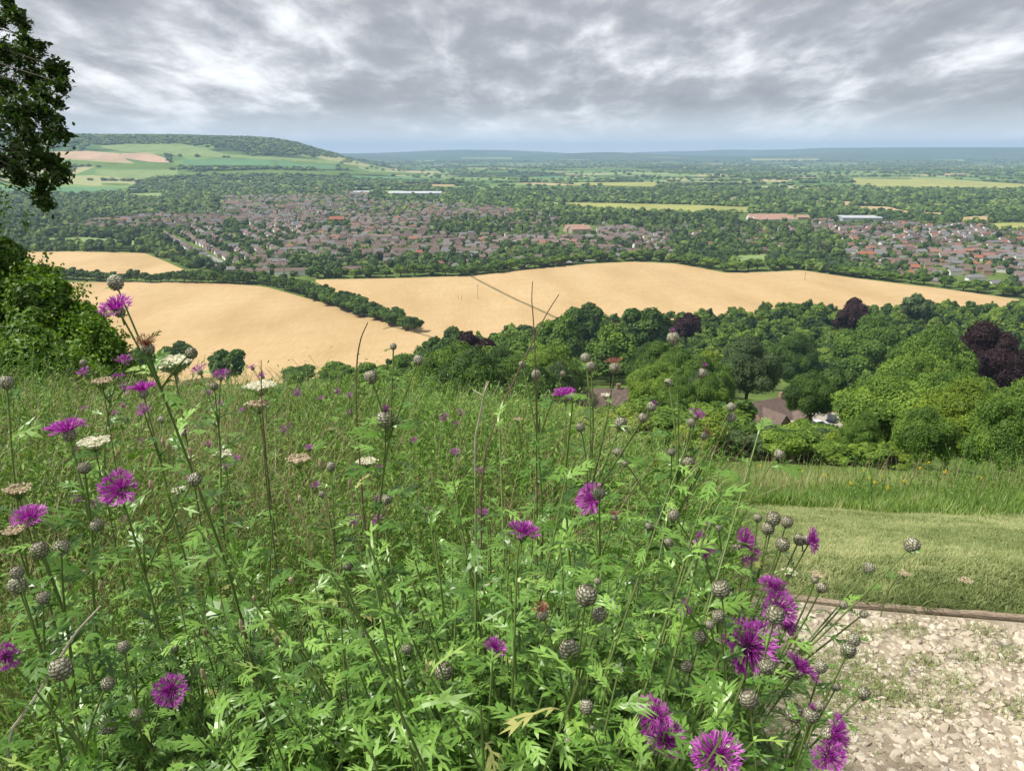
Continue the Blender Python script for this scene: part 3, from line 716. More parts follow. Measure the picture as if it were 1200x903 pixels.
# ---- houses
M['roof_brown'] = noisemat('brown_roof_tiles', [(.11, .078, .066), (.20, .148, .125)], 1.2, bump=.2)
M['roof_grey'] = noisemat('grey_roof_tiles', [(.13, .125, .13), (.22, .212, .215)], 1.2)
M['roof_red'] = noisemat('red_roof_tiles', [(.24, .085, .05), (.36, .15, .09)], 1.2)
M['brick'] = noisemat('brick_wall', [(.26, .17, .125), (.38, .26, .19)], 2)
M['render'] = noisemat('white_render', [(.70, .68, .63), (.82, .80, .76)], 1)
M['buff'] = noisemat('buff_brick', [(.34, .27, .19), (.44, .36, .26)], 2)
M['glass'] = noisemat('window_glass', [(.03, .035, .04), (.06, .065, .07)], 1, rough=.15)
M['frame'] = noisemat('white_window_frame', [(.7, .7, .68), (.8, .8, .78)], 2)
def house_geo(L_, Wd, e, rise, over=.4, hip=False):
    """walls with gable ends, and a roof slab with eaves"""
    wb = B(); x, y = L_ / 2, Wd / 2
    V = [(-x, -y, -1), (x, -y, -1), (x, y, -1), (-x, y, -1), (-x, -y, e), (x, -y, e), (x, y, e), (-x, y, e)]
    wb.add(V, [np.array([(0, 1, 5, 4), (1, 2, 6, 5), (2, 3, 7, 6), (3, 0, 4, 7)])])
    if not hip: wb.add([(-x, -y, e), (-x, y, e), (-x, 0, e + rise - .05), (x, -y, e), (x, y, e), (x, 0, e + rise - .05)], np.array([(1, 0, 2), (3, 4, 5)]))
    rb = B(); xo, yo = x + over, y + over; ze = e - over * rise / y; hx = (x - y * .9) if hip else xo
    top = [(-xo, -yo, ze), (xo, -yo, ze), (xo, yo, ze), (-xo, yo, ze), (-hx, 0, e + rise), (hx, 0, e + rise)]
    V = np.array(top + [(a, b_, c - .18) for a, b_, c in top])
    rb.add(V, [np.array([(0, 1, 5, 4), (2, 3, 4, 5), (7, 6, 10, 11), (9, 8, 11, 10), (0, 6, 7, 1), (2, 8, 9, 3)])])
    if hip: rb.add(V, [np.array([(1, 2, 5), (3, 0, 4)])]); rb.add(V, [np.array([(1, 7, 8, 2), (3, 9, 6, 0)])])
    else: rb.add(V, [np.array([(0, 4, 10, 6), (4, 3, 9, 10), (1, 7, 11, 5), (5, 11, 8, 2)])])
    return wb, rb
HT = []
for i, (l, w, e, r_, hp) in enumerate([(9, 7.5, 4.9, 2.8, False), (13, 8, 5.0, 3.0, False), (11, 8.5, 2.6, 2.6, False), (10, 8.5, 4.9, 3.0, True), (24, 7.5, 5.0, 2.8, False)]):
    wb, rb = house_geo(l, w, e, r_, hip=hp)
    cb = B(); box(cb, (l * .28, 0, e + r_ + .35), (.9, .6, 1.5))
    HT.append((wb.mesh('wall', M['brick']), rb.mesh('roof', M['roof_brown']), cb.mesh('chimney', M['brick']), (l, w, e, r_)))
spots = []
g = np.random.default_rng(17)
def streets(ang, sp, x0, x1, y0, y1, bend):
    """rows of houses either side of gently bending streets"""
    out = []; ca, sa = math.cos(ang), math.sin(ang)
    cx, cy = (x0 + x1) / 2, (y0 + y1) / 2; ext = math.hypot(x1 - x0, y1 - y0) / 2
    v = -ext
    while v < ext:
        u = -ext
        while u < ext:
            bx = bend * math.sin(u / 130. + v * .02)
            for side in (-1, 1):
                lx = u; ly = v + bx + side * 13 + g.normal() * .8
                X = cx + ca * lx - sa * ly; Y = cy + sa * lx + ca * ly
                if x0 < X < x1 and y0 < Y < y1:
                    out.append((X, Y, ang + math.atan(bend / 130. * math.cos(u / 130. + v * .02)) + (0 if g.random() > .12 else PI / 2), 0 if side < 0 else PI))
            u += g.uniform(13, 21)
        v += sp
    return out
allsp = []
for (ang, sp, x0, x1, y0, y1, bend) in [(2.05, 50, -560, -330, 850, 1400, 10), (.12, 47, -330, -60, 840, 1250, 14), (-.25, 48, -60, 160, 840, 1250, 12), (.5, 55, -900, -330, 1400, 2100, 14), (.1, 52, -330, 260, 1250, 2000, 16), (-.1, 60, -900, -100, 2000, 2900, 10),
                                          (.35, 50, 160, 420, 850, 1900, 10), (-.35, 48, 420, 800, 650, 1100, 12), (.2, 52, 400, 1100, 1100, 1700, 14)]:
    allsp += streets(ang, sp, x0, x1, y0, y1, bend)
hs = []
for X, Y, a, f in allsp:
    px, py, dp = project(np.array([X, Y, -127.]))
    if not (-20 < px < 1260): continue
    if not intown(px, py) or infield(px, py) : continue
    if any(b0 < px < b2 and b1 < py < b3 for b0, b1, b2, b3 in ((864, 244, 950, 264), (975, 248, 1036, 264), (652, 256, 702, 276), (383, 252, 408, 266), (1104, 318, 1186, 345))): continue
    if incopse(px, py) and g.random() > .3: continue
    if fbm(X / 120., Y / 120., 3) > .6 and g.random() < .7: continue
    if any((X - q[0]) ** 2 + (Y - q[1]) ** 2 < 100 for q in hs[-60:]): continue
    hs.append((X, Y, a + f, px, py))
hs.sort(key=lambda q: math.hypot(q[0], q[1]))
for X, Y, a, px, py in hs: placed.append((X, Y, 5))
indiv = []
near_h = hs[:297]; rest_h = hs[297:]
def house_kind(px):
    t = int(g.choice(5, p=[.34, .28, .14, .16, .08]))
    white = g.random() < (.6 if px < 420 else (.5 if px > 950 else .33))
    rc = g.choice(['roof_brown', 'roof_grey', 'roof_red'], p=[.72, .23, .05] if px < 900 else [.62, .24, .14])
    wc = 'render' if white else ('buff' if g.random() < .35 else 'brick')
    return t, rc, wc
RC = {'roof_brown': 'brown', 'roof_grey': 'grey', 'roof_red': 'red'}; WC = {'render': 'white', 'buff': 'buff', 'brick': 'brick'}
TY = ['small gabled house', 'semi-detached pair', 'low bungalow', 'hipped house', 'long terrace']
dist_h = {}
for X, Y, a, px, py in near_h:
    t, rc, wc = house_kind(px)
    zone = ('by the small wheat' if px < 300 else 'behind the hedge belt' if px < 430 else 'above the middle wheat' if px < 720 else 'among parkland trees' if px < 960 else 'at town right end')
    band = 'front' if py > 305 else 'middle' if py > 290 else 'rear'
    dist_h.setdefault((TY[t], RC[rc], WC[wc], zone, band), []).append((px, X, Y, a, t, rc, wc))
for kk, lst in dist_h.items():
    lst.sort()
    for i, (px, X, Y, a, t, rc, wc) in enumerate(lst):
        wall_w = WC[wc] + (' walled' if wc != 'brick' else '')
        lab = f'{kk[1]}-roofed {WC[wc]} {kk[0]} {kk[3]}, {kk[4]} streets' + (f', {ordn(i+1)} from left' if len(lst) > 1 else '')
        o = thing('house', lab, 'house', (X, Y, float(H(X, Y))), 'houses of the town', a)
        wall, roof, chim, _ = HT[t]
        for me, mm, nm in ((wall, wc, 'wall'), (roof, rc, 'roof'), (chim, 'brick', 'chimney')):
            c = link(nm, me, o)
            c.material_slots[0].link = 'OBJECT'; c.material_slots[0].material = M[mm]
            if nm == 'roof': rf = c
            if nm == 'chimney': c.parent = rf
# houses beyond the nearest 300: one mass
m_, N_, L_, P_ = nmat('town_mass'); at_ = N_.new('ShaderNodeAttribute'); at_.attribute_name = 'v'
rp = ramp(N_, [(0, (.11, .08, .068)), (.2, (.19, .14, .12)), (.3, (.17, .165, .17)), (.45, (.27, .13, .09)), (.6, (.24, .16, .12)), (.75, (.40, .33, .25)), (.9, (.72, .70, .66))])
rp.color_ramp.interpolation = 'CONSTANT'; L_.new(at_.outputs['Fac'], rp.inputs[0]); L_.new(rp.outputs[0], P_.inputs['Base Color']); P_.inputs['Roughness'].default_value = .85
M['town_mass'] = m_
b = B()
for X, Y, a, px, py in rest_h:
    t, rc, wc = house_kind(px); l, w, e, r_ = HT[t][3]
    wb, rb = house_geo(l, w, e, r_, hip=(t == 3)); z = float(H(X, Y)); ca, sa = math.cos(a), math.sin(a)
    Rm = np.array([[ca, sa, 0], [-sa, ca, 0], [0, 0, 1]])
    for q, vv in ((wb, {'brick': .65, 'buff': .8, 'render': .95}[wc]), (rb, {'roof_brown': g.choice([.1, .25]), 'roof_grey': .35, 'roof_red': .5}[rc])):
        V = np.concatenate(q.V) @ Rm + [X, Y, z]; b.add(V, q.F, vv)
tag(b.obj('town_houses', m_), 'brown and red roofed houses of the town massed beyond the nearer streets', 'houses', kind='stuff')

# streets seen between the houses
M['asphalt'] = noisemat('asphalt', [(.20, .20, .20), (.30, .295, .29)], .4)
strip('road', [(198, 277), (210, 284), (225, 291), (244, 300), (262, 308)], 9, M['asphalt'], .3)
strip('road', [(112, 262), (112, 270), (110, 276)], 12, M['asphalt'], .3)
strip('road', [(655, 309.5), (700, 304), (760, 298)], 6, M['asphalt'], .3)

# garden trees, parkland, woods and hedges (beyond countable)
g = np.random.default_rng(29)
hx = np.array([(q[0], q[1]) for q in hs])
X = []; Y = []; Hh = []; Wd = []
n = 60000
u = g.random(n); yy = 640 + (2900 - 640) * u ** .8; px = g.uniform(-60, 1290, n); xx = (px - CX) / F * yy * 1.02
P = np.stack([xx, yy, H(xx, yy)], 1); ppx, ppy, _ = project(P)
town = intown(ppx, ppy); cop = incopse(ppx, ppy); fld = infield(ppx, ppy); fn = fbm(xx / 120., yy / 120., 3)
beyond = ppy < np.interp(ppx, [-60, 16, 219, 240, 380, 560, 690, 740, 820, 900, 1000, 1100, 1194, 1300], [292, 292, 314, 318, 326, 320, 306, 304, 310, 315, 323, 334, 347, 358])
road = inpoly(ppx, ppy, [(196, 275), (204, 275), (272, 308), (255, 314)])
for bx in ((864, 250, 948, 262), (980, 252, 1030, 262), (655, 264, 700, 276), (452, 225, 524, 231), (410, 224, 440, 230), (1110, 322, 1180, 338)): road |= (ppx > bx[0]) & (ppx < bx[2]) & (ppy > bx[1]) & (ppy < bx[3])
pr = np.where(cop, .6, np.where(town, np.where(fn > .55, .75, .5), .5)) * (~fld) * beyond * (~road)
keep = g.random(n) < pr
xx, yy, cop, town, ppx, ppy = xx[keep], yy[keep], cop[keep], town[keep], ppx[keep], ppy[keep]
grid = {}; kx = []; hgrid = {}
for a, b_ in hx: hgrid.setdefault((int(a // 16), int(b_ // 16)), []).append((a, b_))
for i in range(len(xx)):
    w = (g.uniform(6, 11.5) if (town[i] and not cop[i]) else g.uniform(8, 15)) * (1 if yy[i] < 1800 else 1.25)
    c = (int(xx[i] // 16), int(yy[i] // 16)); ok = True
    for da in (-1, 0, 1):
        for db in (-1, 0, 1):
            for (a, b_, ww) in grid.get((c[0] + da, c[1] + db), ()):
                if (a - xx[i]) ** 2 + (b_ - yy[i]) ** 2 < ((w + ww) * .34) ** 2: ok = False; break
    if ok:
        for da in (-1, 0, 1):
            for db in (-1, 0, 1):
                for (a, b_) in hgrid.get((c[0] + da, c[1] + db), ()):
                    if (a - xx[i]) ** 2 + (b_ - yy[i]) ** 2 < (w * .3 + 4.5) ** 2: ok = False
    if ok:
        grid.setdefault(c, []).append((xx[i], yy[i], w)); kx.append((xx[i], yy[i], w * g.uniform(.65, 1.1) + (1.5 if cop[i] else 0), w))
kx = np.array(kx); print('town trees', len(kx), 'houses', len(hs))
s = kx[:, 1] < 1700
mass('town_trees', kx[s, 0], kx[s, 1], kx[s, 2], kx[s, 3], LT, 'dark garden and parkland trees massed among the roofs of the town', 'trees')
mass('wood', kx[~s, 0], kx[~s, 1], kx[~s, 2], kx[~s, 3], TT, 'belt of woodland and hedges just beyond the town', 'trees')
if massfill:
    mf = np.array(massfill)
    mass('valley_wood', mf[:, 2], mf[:, 3], mf[:, 5], mf[:, 6], MT, 'far part of the valley wood where crowns merge below the wheat', 'trees', 'wood_foliage')
# plain beyond: patchwork of woods and hedges out to ten kilometres
n = 60000
yy = 2900 * (11000 / 2900) ** g.random(n); xx = g.uniform(-.72, .72, n) * yy
wn = fbm(xx / 650. + 9, yy / 900. + 4, 4)
hedge = (np.abs(((xx + .25 * yy + 60 * np.sin(yy / 300.)) % 420) - 210) < 9) | (np.abs(((yy - .2 * xx + 60 * np.sin(xx / 350.)) % 380) - 190) < 9)
P = np.stack([xx, yy, H(xx, yy)], 1); ppx, ppy, _ = project(P)
az = np.degrees(np.arctan2(xx, yy)); hill = (az < -12) & (yy > 3300) & (ppy < 196)
hilltop = hill & (ppy < np.interp(ppx, [0, 120, 260, 300, 350, 420], [177, 170, 172, 182, 182, 186]))
keep = (((wn > .575) & (~hill)) | (hedge & (g.random(n) < .8)) | (hilltop)) & ~infield(ppx, ppy)
xx, yy = xx[keep], yy[keep]
sz = (g.uniform(7, 14, len(xx))) * (1 + yy / 9000.)
mass('distant_woods', xx, yy, sz * .8, sz * 1.3, TT, 'far patchwork of woods and hedges fading to blue across the plain', 'trees')
print('far trees', len(xx))
# ---@@PART3
# ------------------------------------------------------------------ nearer houses in the wood and the large buildings
def detail_house(label, px, py, d, L_, Wd, e, rise, rz, wall, roof, hip=False, wings=(), cat='house', name='house', group=None, dz=0):
    p = at(px, py, d); x, y = p[0], p[1]
    zr = p[2] - e - rise + dz                      # base so that the ridge is seen where the photo shows it
    zg = float(H(x, y)); e2 = e
    if zr > zg: e2 = e
    o = thing(name, label, cat, (x, y, zr), group, rz)
    wb, rb = house_geo(L_, Wd, e2, rise, hip=hip)
    wb.V = [np.where(v[:, 2:3] < -.5, np.c_[v[:, :2], v[:, 2:3] * 6], v) for v in wb.V]
    wb.obj('wall', M[wall], o); rf = rb.obj('roof', M[roof], o)
    for (wx, wy, wl, ww, we, wr, wz) in wings:
        w2, r2 = house_geo(wl, ww, we, wr)
        c, s = math.cos(wz), math.sin(wz); Rm = np.array([[c, s, 0], [-s, c, 0], [0, 0, 1]])
        for q, nm, mm in ((w2, 'wall', wall), (r2, 'roof', roof)):
            q.V = [np.where(v[:, 2:3] < -.5, np.c_[v[:, :2], v[:, 2:3] * 6], v) @ Rm + np.array([wx, wy, 0]) for v in q.V]; q.obj(nm, M[mm], o)
    cb = B(); box(cb, (L_ * .3, 0, e + rise + .2), (.9, .7, 1.8)); ch = cb.obj('chimney', M['brick'], rf)
    pb = B()
    for q in (-.12, .2): tube(pb, [(L_ * .3 + q, 0, e + rise + 1.1), (L_ * .3 + q, 0, e + rise + 1.5)], .13, 8)
    for fx in np.linspace(-.34, .34, max(2, int(L_ / 3.5))):
        for fz in ([1.4, 3.7] if e > 4 else [1.3]):
            nb = B(); box(nb, (fx * L_, -Wd / 2 - .03, fz), (1.3, .10, 1.1)); w_ = nb.obj('window', M['glass'], o)
            fb = B()
            for dx, dz_, sx, sz in ((-.68, 0, .09, 1.28), (.68, 0, .09, 1.28), (0, .6, 1.27, .09), (0, -.6, 1.27, .09), (0, 0, .07, 1.1)):
                box(fb, (fx * L_ + dx, -Wd / 2 - .06, fz + dz_), (sx, .14, sz))
            fb.obj('frame', M['frame'], w_)
    return o
detail_house('large brown tiled house with several steep gables above the tall grass', 903, 467, 178, 11, 8, 4.6, 3.6, .5, 'brick', 'roof_brown', wings=[(-3.5, -4.2, 7, 6, 3.8, 3.4, PI / 2), (4.6, -3.0, 7, 5.5, 3.2, 3.0, PI / 2), (-7, .5, 6, 5.5, 2.6, 2.6, 0.0)])
detail_house('orange-red roofed house half hidden by the bright spreading tree', 978, 461, 205, 11, 7, 3.6, 3.2, -.9, 'render', 'roof_red')
detail_house('long brown roof low among trees in the centre of the wood', 709, 455, 190, 11, 8, 2.6, 3.6, .1, 'brick', 'roof_brown')
detail_house('small brown roof left of the long brown roof in the wood', 643, 461, 200, 7, 6, 2.6, 2.6, -.3, 'brick', 'roof_brown')
detail_house('grey tiled roof at left among trees below the wheat corner', 458, 446, 200, 9, 7, 2.6, 3.0, .35, 'render', 'roof_grey')
# cypress beside the grey roof
loc, h, w = tree_from_px(453, 443, 470, 14, 185)
b = B(); crown_geo(b, 7, 1.2, 4.6, 5.0, 26, 5000, .3); tr = thing('cypress', 'narrow dark cypress in front of the grey roof at left', 'tree', loc); tr.scale = (.8, .8, h / 9.6)
b.obj('crown', M['t_dark'], tr); b = B(); trunk_geo(b, 8, 5, .2, .5); b.obj('trunk', M['bark'], tr)
# parked cars on the drive
M['carpaint'] = noisemat('silver_car_paint', [(.55, .56, .58), (.60, .61, .63)], 1, rough=.3, spec=.5)
M['cardark'] = noisemat('dark_car_paint', [(.03, .035, .05), (.04, .045, .06)], 1, rough=.3, spec=.5)
M['rubber'] = noisemat('rubber', [(.02, .02, .02), (.03, .03, .03)], 4)
def car(px, py, d, rz, paint, label):
    p = at(px, py, d); o = thing('parked_car', label, 'car', (p[0], p[1], p[2] - .7), 'cars parked beside the tiled house', rz)
    prof_ = [(-2.1, .35), (-2.1, .8), (-1.95, .9), (-1.3, .95), (1.0, .95), (1.9, .82), (2.1, .65), (2.1, .35)]
    def ext(pr, y): 
        n_ = len(pr); V = [(x, -y, z) for x, z in pr] + [(x, y, z) for x, z in pr]
        bb = B(); i = np.arange(n_); j = (i + 1) % n_
        bb.add(V, [np.stack([i, j, n_ + j, n_ + i], 1), np.array([list(range(n_))[::-1]]), np.array([[n_ + q for q in range(n_)]])]); return bb
    ext(prof_, .86).obj('body', M[paint], o)
    ext([(-1.9, .93), (-1.45, 1.36), (.15, 1.40), (.95, .94)], .74).obj('window', M['glass'], o)
    ext([(-1.42, 1.365), (-1.3, 1.43), (.05, 1.46), (.17, 1.405)], .72).obj('roof', M[paint], o)
    for wx in (-1.3, 1.3):
        for wy in (-.8, .8):
            q = B(); tube(q, [(wx, wy - .1, .33), (wx, wy + .1, .33)], .33, 14); q.obj('wheel', M['rubber'], o)
    base = B(); box(base, (0, 0, -2.2), (5.2, 3.4, 4.36))
    return o
# a level drive for the cars, cut into the slope
p = at(962, 500, 172)
M['drive'] = noisemat('gravel_drive', [(.30, .27, .22), (.42, .38, .31)], 1.5)
b = B(); box(b, (p[0] - 1, p[1] + 3, p[2] - 2.06), (26, 15, 4)); tag(b.obj('drive', M['drive']), kind='structure')
car(961, 496, 170.5, .25, 'carpaint', 'silver car parked right of the gabled brown tiled house')
car(975, 489, 176, 1.1, 'cardark', 'dark car parked behind the silver car under the orange-red roof')

def block(name, label, cat, px, py, L_, Wd, e, rise, rz, wall, roof, n=1, gap=0, hip=False, parts='roof'):
    p = hitground(px, py, 100); o = thing(name, label, cat, p, None, rz)
    for i in range(n):
        wb, rb = house_geo(L_, Wd, e, rise, over=.8, hip=hip); off = np.array([0, (i - (n - 1) / 2) * (Wd + gap), 0])
        for q, nm, mm in ((wb, 'wall', wall), (rb, 'roof', roof)):
            q.V = [v + off for v in q.V]; q.obj(nm, M[mm], o)
    return o
M['roof_pink'] = noisemat('pink_roof_tiles', [(.34, .20, .15), (.44, .28, .22)], .2)
M['roof_pale'] = noisemat('pale_metal_roof', [(.38, .40, .42), (.48, .50, .52)], .1, rough=.5)
M['glasshouse'] = noisemat('whitewashed_glass', [(.42, .45, .46), (.55, .58, .58)], .05, rough=.4)
block('school', 'wide orange-pink roofed school block left of the pale warehouse', 'building', 902, 258.5, 78, 20, 5, 7, .05, 'render', 'roof_pink', n=2, gap=10)
block('hall', 'small orange roofed hall beside the wide orange-pink school', 'building', 940, 257, 24, 14, 5, 4, .1, 'buff', 'roof_pink')
block('school', 'pink walled and roofed school by the copse in the middle of the town', 'building', 676, 272, 34, 16, 7, 5, .35, 'buff', 'roof_pink', n=2, gap=6)
block('warehouse', 'pale grey flat warehouse right of the orange-pink school', 'building', 1004, 258, 76, 30, 7, 1.4, -.05, 'roof_pale', 'roof_pale', n=2)
block('glasshouse', 'long white glasshouse range beyond the town centre', 'building', 487, 228, 165, 22, 6, 4, .02, 'glasshouse', 'glasshouse', n=2)
block('warehouse', 'small white shed left of the long glasshouse range', 'building', 424, 227, 50, 20, 6, 3, .02, 'glasshouse', 'glasshouse')
block('church', 'red roofed hall among the houses near the copse', 'building', 395, 262, 26, 13, 9, 5, .2, 'brick', 'roof_red')
block('terrace', 'long low brown roofed terrace at left beyond the small wheat', 'building', 78, 276, 40, 9, 3, 3, .05, 'brick', 'roof_brown')
block('house', 'large white house by the wheat edge at the right end', 'house', 1143, 330, 18, 9, 5.5, 2.5, -.1, 'render', 'roof_grey', hip=True)
block('house', 'white house with grey roof left of the largest white house', 'house', 1118, 322, 14, 8, 5, 2.5, .1, 'render', 'roof_grey')
block('house', 'low white house at right of the largest white house', 'house', 1168, 334, 16, 8, 3, 2.5, .2, 'render', 'roof_grey')
block('house', 'pale farmhouse in trees above the right half of the wheat', 'house', 1036, 309, 12, 8, 5, 2.5, .4, 'render', 'roof_grey')
# low-voltage poles in the wheat
for px, py, hpx, lab in ((560, 351, 17, 'tall wooden pole in the wheat left of the footpath'), (541, 352, 6, 'short post left of the tall pole in the wheat'), (537, 351, 5, 'leftmost short post in the middle wheat'), (943, 329, 10, 'pole standing in the right part of the middle wheat')):
    p = hitground(px, py, 30); d = p[1] * CP - p[2] * SP; hgt = hpx * d / F
    o = thing('utility_pole', lab, 'pole', p); b = B(); tube(b, [(0, 0, -.5), (0, 0, hgt)], .17, 6); b.obj('pole', M['bark'], o)
    if hgt > 8: b = B(); tube(b, [(-.9, 0, hgt - .5), (.9, 0, hgt - .5)], .09, 5); b.obj('crossarm', M['bark'], o)
# ------------------------------------------------------------------ large bushes and the overhanging tree at left
def near_bush(label, cx, top, d, wpx, colour_m, seed, nleaf=26000, ls=.075, squash=1.0):
    loc, h, w = tree_from_px(cx, top, 0, wpx, d)
    o = thing('hawthorn_bush', label, 'bush', loc, 'bushes at the left edge of the bank')
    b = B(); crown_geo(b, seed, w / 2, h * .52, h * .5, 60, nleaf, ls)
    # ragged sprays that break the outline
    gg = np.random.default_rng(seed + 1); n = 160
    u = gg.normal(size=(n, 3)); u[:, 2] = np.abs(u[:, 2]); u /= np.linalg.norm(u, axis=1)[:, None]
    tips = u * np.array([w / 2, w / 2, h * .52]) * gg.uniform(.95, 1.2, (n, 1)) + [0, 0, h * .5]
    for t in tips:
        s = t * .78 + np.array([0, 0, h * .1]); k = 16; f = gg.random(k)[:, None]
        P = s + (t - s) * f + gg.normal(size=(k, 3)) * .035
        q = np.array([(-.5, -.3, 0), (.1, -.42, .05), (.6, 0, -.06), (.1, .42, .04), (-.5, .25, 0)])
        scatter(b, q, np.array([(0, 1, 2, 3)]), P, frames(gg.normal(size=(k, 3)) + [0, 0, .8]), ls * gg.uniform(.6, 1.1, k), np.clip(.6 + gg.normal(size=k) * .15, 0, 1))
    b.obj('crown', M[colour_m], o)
    b = B(); trunk_geo(b, seed, h * .5, .07, w * .35); b.obj('trunk', M['bark'], o)
near_bush('tall dark hawthorn bush cut by the left edge below the hanging branches', -28, 242, 9.5, 150, 'leaf_bush', 400, 60000, .052)
near_bush('green bush in front of the tall hawthorn, where it meets the wheat', 48, 318, 8.6, 120, 'leaf_bush', 410, 48000, .046)
near_bush('lowest hawthorn bush sloping down towards the white flower', 104, 372, 8.2, 90, 'leaf_bush', 420, 34000, .044)
near_bush('low scrub bush at left under the sloping hawthorns', 20, 395, 6.8, 160, 'leaf_bush', 430, 40000, .042)

CL = [(-4, 20, 13), (18, 16, 8), (8, 4, 8), (26, 26, 5), (10, 60, 25), (34, 62, 12), (30, 44, 7), (46, 52, 6), (0, 100, 35), (40, 90, 20), (60, 76, 10), (74, 80, 6), (50, 108, 12), (70, 97, 7), (20, 130, 30), (50, 132, 15), (68, 118, 5), (66, 140, 6), (30, 160, 26), (58, 156, 12), (75, 157, 7), (40, 185, 17), (60, 188, 10), (75, 199, 6), (66, 204, 5), (8, 190, 18), (50, 210, 9), (48, 226, 7), (52, 236, 4), (24, 204, 10), (20, 178, 14), (-30, 60, 50), (-40, 150, 55), (-30, 0, 30), (-60, -60, 70), (0, -60, 30), (-20, -110, 50)]
o = thing('overhanging_tree', 'leafy tree reaching in from the upper left corner against the sky', 'tree', (-10.6, 9.4, float(H(-10.6, 9.4))))
oz = o.location; base = np.array([oz[0], oz[1], oz[2]])
gg = np.random.default_rng(77); tb = B(); lb = B()
tube(tb, bez([0, 0, -.4], [.2, .1, 3], [.1, .3, 9.5], 12), np.linspace(.34, .10, 12), 10)
ends = []
for (px, py, r) in CL:
    d = 9.3 + gg.uniform(-.9, .9); c = at(px, py, d) - base; rm = r * d / F
    st = np.array([.1, .2, max(3.2, min(8.5, c[2] + gg.uniform(.5, 1.4)))])
    mid = (st + c) / 2 + np.array([0, 0, .5])
    tube(tb, bez(st, mid, c, 10), np.linspace(.022, .005, 10), 5)
    ends.append((c, rm, r))
extra = gg.normal(size=(80, 3)); extra /= np.linalg.norm(extra, axis=1)[:, None]
for u in extra:
    c = np.array([.1, 0, 5.2]) + u * np.array([3.4, 3.4, 3.2]) * gg.uniform(.55, 1.0)
    pp = project(c + base)
    if pp[0] > -50: continue
    tube(tb, bez([0.1, .2, max(2, c[2] - 1)], (c + [0, 0, max(2, c[2] - 1)]) / 2, c, 6), np.linspace(.022, .006, 6), 4)
    ends.append((c, .55, 40))
q = np.array([(0, 0, 0), (.28, -.30, .03), (.75, -.22, 0), (1.05, 0, -.08), (.75, .22, 0), (.28, .30, .03)])
for c, rm, r in ends:
    nt = int(5 + r * 1.1)
    for _ in range(nt):
        u = gg.normal(size=3); u /= np.linalg.norm(u)
        e = c + u * rm * gg.uniform(.55, 1.05) + np.array([0, 0, -.04])
        tube(tb, bez(c, (c + e) / 2 + [0, 0, .03], e, 4), [.006, .004, .003, .002], 3)
        k = 15; f = gg.uniform(.25, 1.05, (k, 1)); P = c + (e - c) * f + gg.normal(size=(k, 3)) * .035
        scatter(lb, q, np.array([(0, 1, 2, 3), (0, 3, 4, 5)]), P, frames(gg.normal(size=(k, 3)) * .7 + [0, -.2, .7]), gg.uniform(.045, .075, k), np.clip(.45 + gg.normal(size=k) * .2, 0, 1))
lb.obj('crown', M['leaf_left'], o); tb.obj('trunk', M['bark'], o)

# ------------------------------------------------------------------ foreground: path, verge, grasses
TIM = [hitground(850, 693, 1), hitground(985, 708, 1), hitground(1235, 728, 1), hitground(1420, 744, 1)]
M['timber'] = noisemat('weathered_timber', [(.26, .19, .13), (.42, .34, .26)], 12, vec=(1, 12, 12), bump=.5, bscale=40)
def plank(a, c, label):
    a, c = np.array(a), np.array(c); L_ = np.linalg.norm(c - a); ang = math.atan2(c[1] - a[1], c[0] - a[0])
    o = bpy.data.objects.new('timber_edging', None)
    b = B(); nseg = 24; w, h = .026, .09; V = []
    gg2 = np.random.default_rng(int(abs(a[0]) * 1000) % 997)
    for i in range(nseg + 1):
        x = L_ * i / nseg; j = gg2.normal(size=5) * .0012
        V += [(x, -w / 2 + j[0], -h), (x, w / 2 + j[1], -h), (x, w / 2 + j[1], .010 + j[2]), (x, w * .3, .014 + j[3]), (x, -w * .35, .014 + j[4]), (x, -w / 2 + j[0], .010 + j[2])]
    i = np.arange(nseg)[:, None] * 6; j = np.arange(6)[None]; k = (j + 1) % 6
    b.add(V, [np.stack([i + j, i + k, i + 6 + k, i + 6 + j], -1).reshape(-1, 4), np.array([(5, 4, 3, 2, 1, 0)]), np.array([(nseg * 6 + q for q in range(6))]) if False else np.array([[nseg * 6 + q for q in range(6)]])])
    me = b.mesh('timber_edging', M['timber']); bpy.data.objects.remove(o)
    o = link('timber_edging', me, None, tuple((a[0], a[1], a[2]))); o.rotation_euler = (0, -math.atan2(c[2] - a[2], math.hypot(*(c - a)[:2])), ang)
    return tag(o, label, 'edging board', 'boards edging the gravel path')
plank(TIM[0], TIM[1] - np.array([.004, 0, 0]), 'weathered edging board beside the gravel, mostly hidden behind the knapweed heads')
plank(TIM[1], TIM[2], 'weathered edging board between gravel and mown grass at the right')
def timy(x): return np.interp(x, [t[0] for t in TIM], [t[1] for t in TIM])
# world test for the weedy bank: left of a line that starts at the path
def bank(x, y):
    P = np.stack([x, y, H(x, y)], -1); px, py, _ = project(P)
    lim = np.interp(py, [430, 540, 575, 600, 690, 800, 903, 1300, 3000], [2000, 880, 850, 830, 850, 830, 800, 720, 600])
    return px < lim, px, py
M['pathsoil'] = noisemat('path_soil', [(.22, .175, .125), (.33, .275, .205), (.43, .37, .285)], 9, bump=.6, bscale=70, rough=1)
xs = np.linspace(-.2, 4.2, 90); V = []
for x in xs:
    yb = timy(x) - .03
    for t in np.linspace(0, 1, 40):
        y = .3 + (yb - .3) * t; V.append((x, y, float(H(x, y)) + .004))
b = B(); i = np.arange(89)[:, None] * 40; j = np.arange(39)[None]
b.add(V, np.stack([i + j, i + 40 + j, i + 41 + j, i + j + 1], -1).reshape(-1, 4)); tag(b.obj('path', M['pathsoil'], smooth=True), kind='structure')
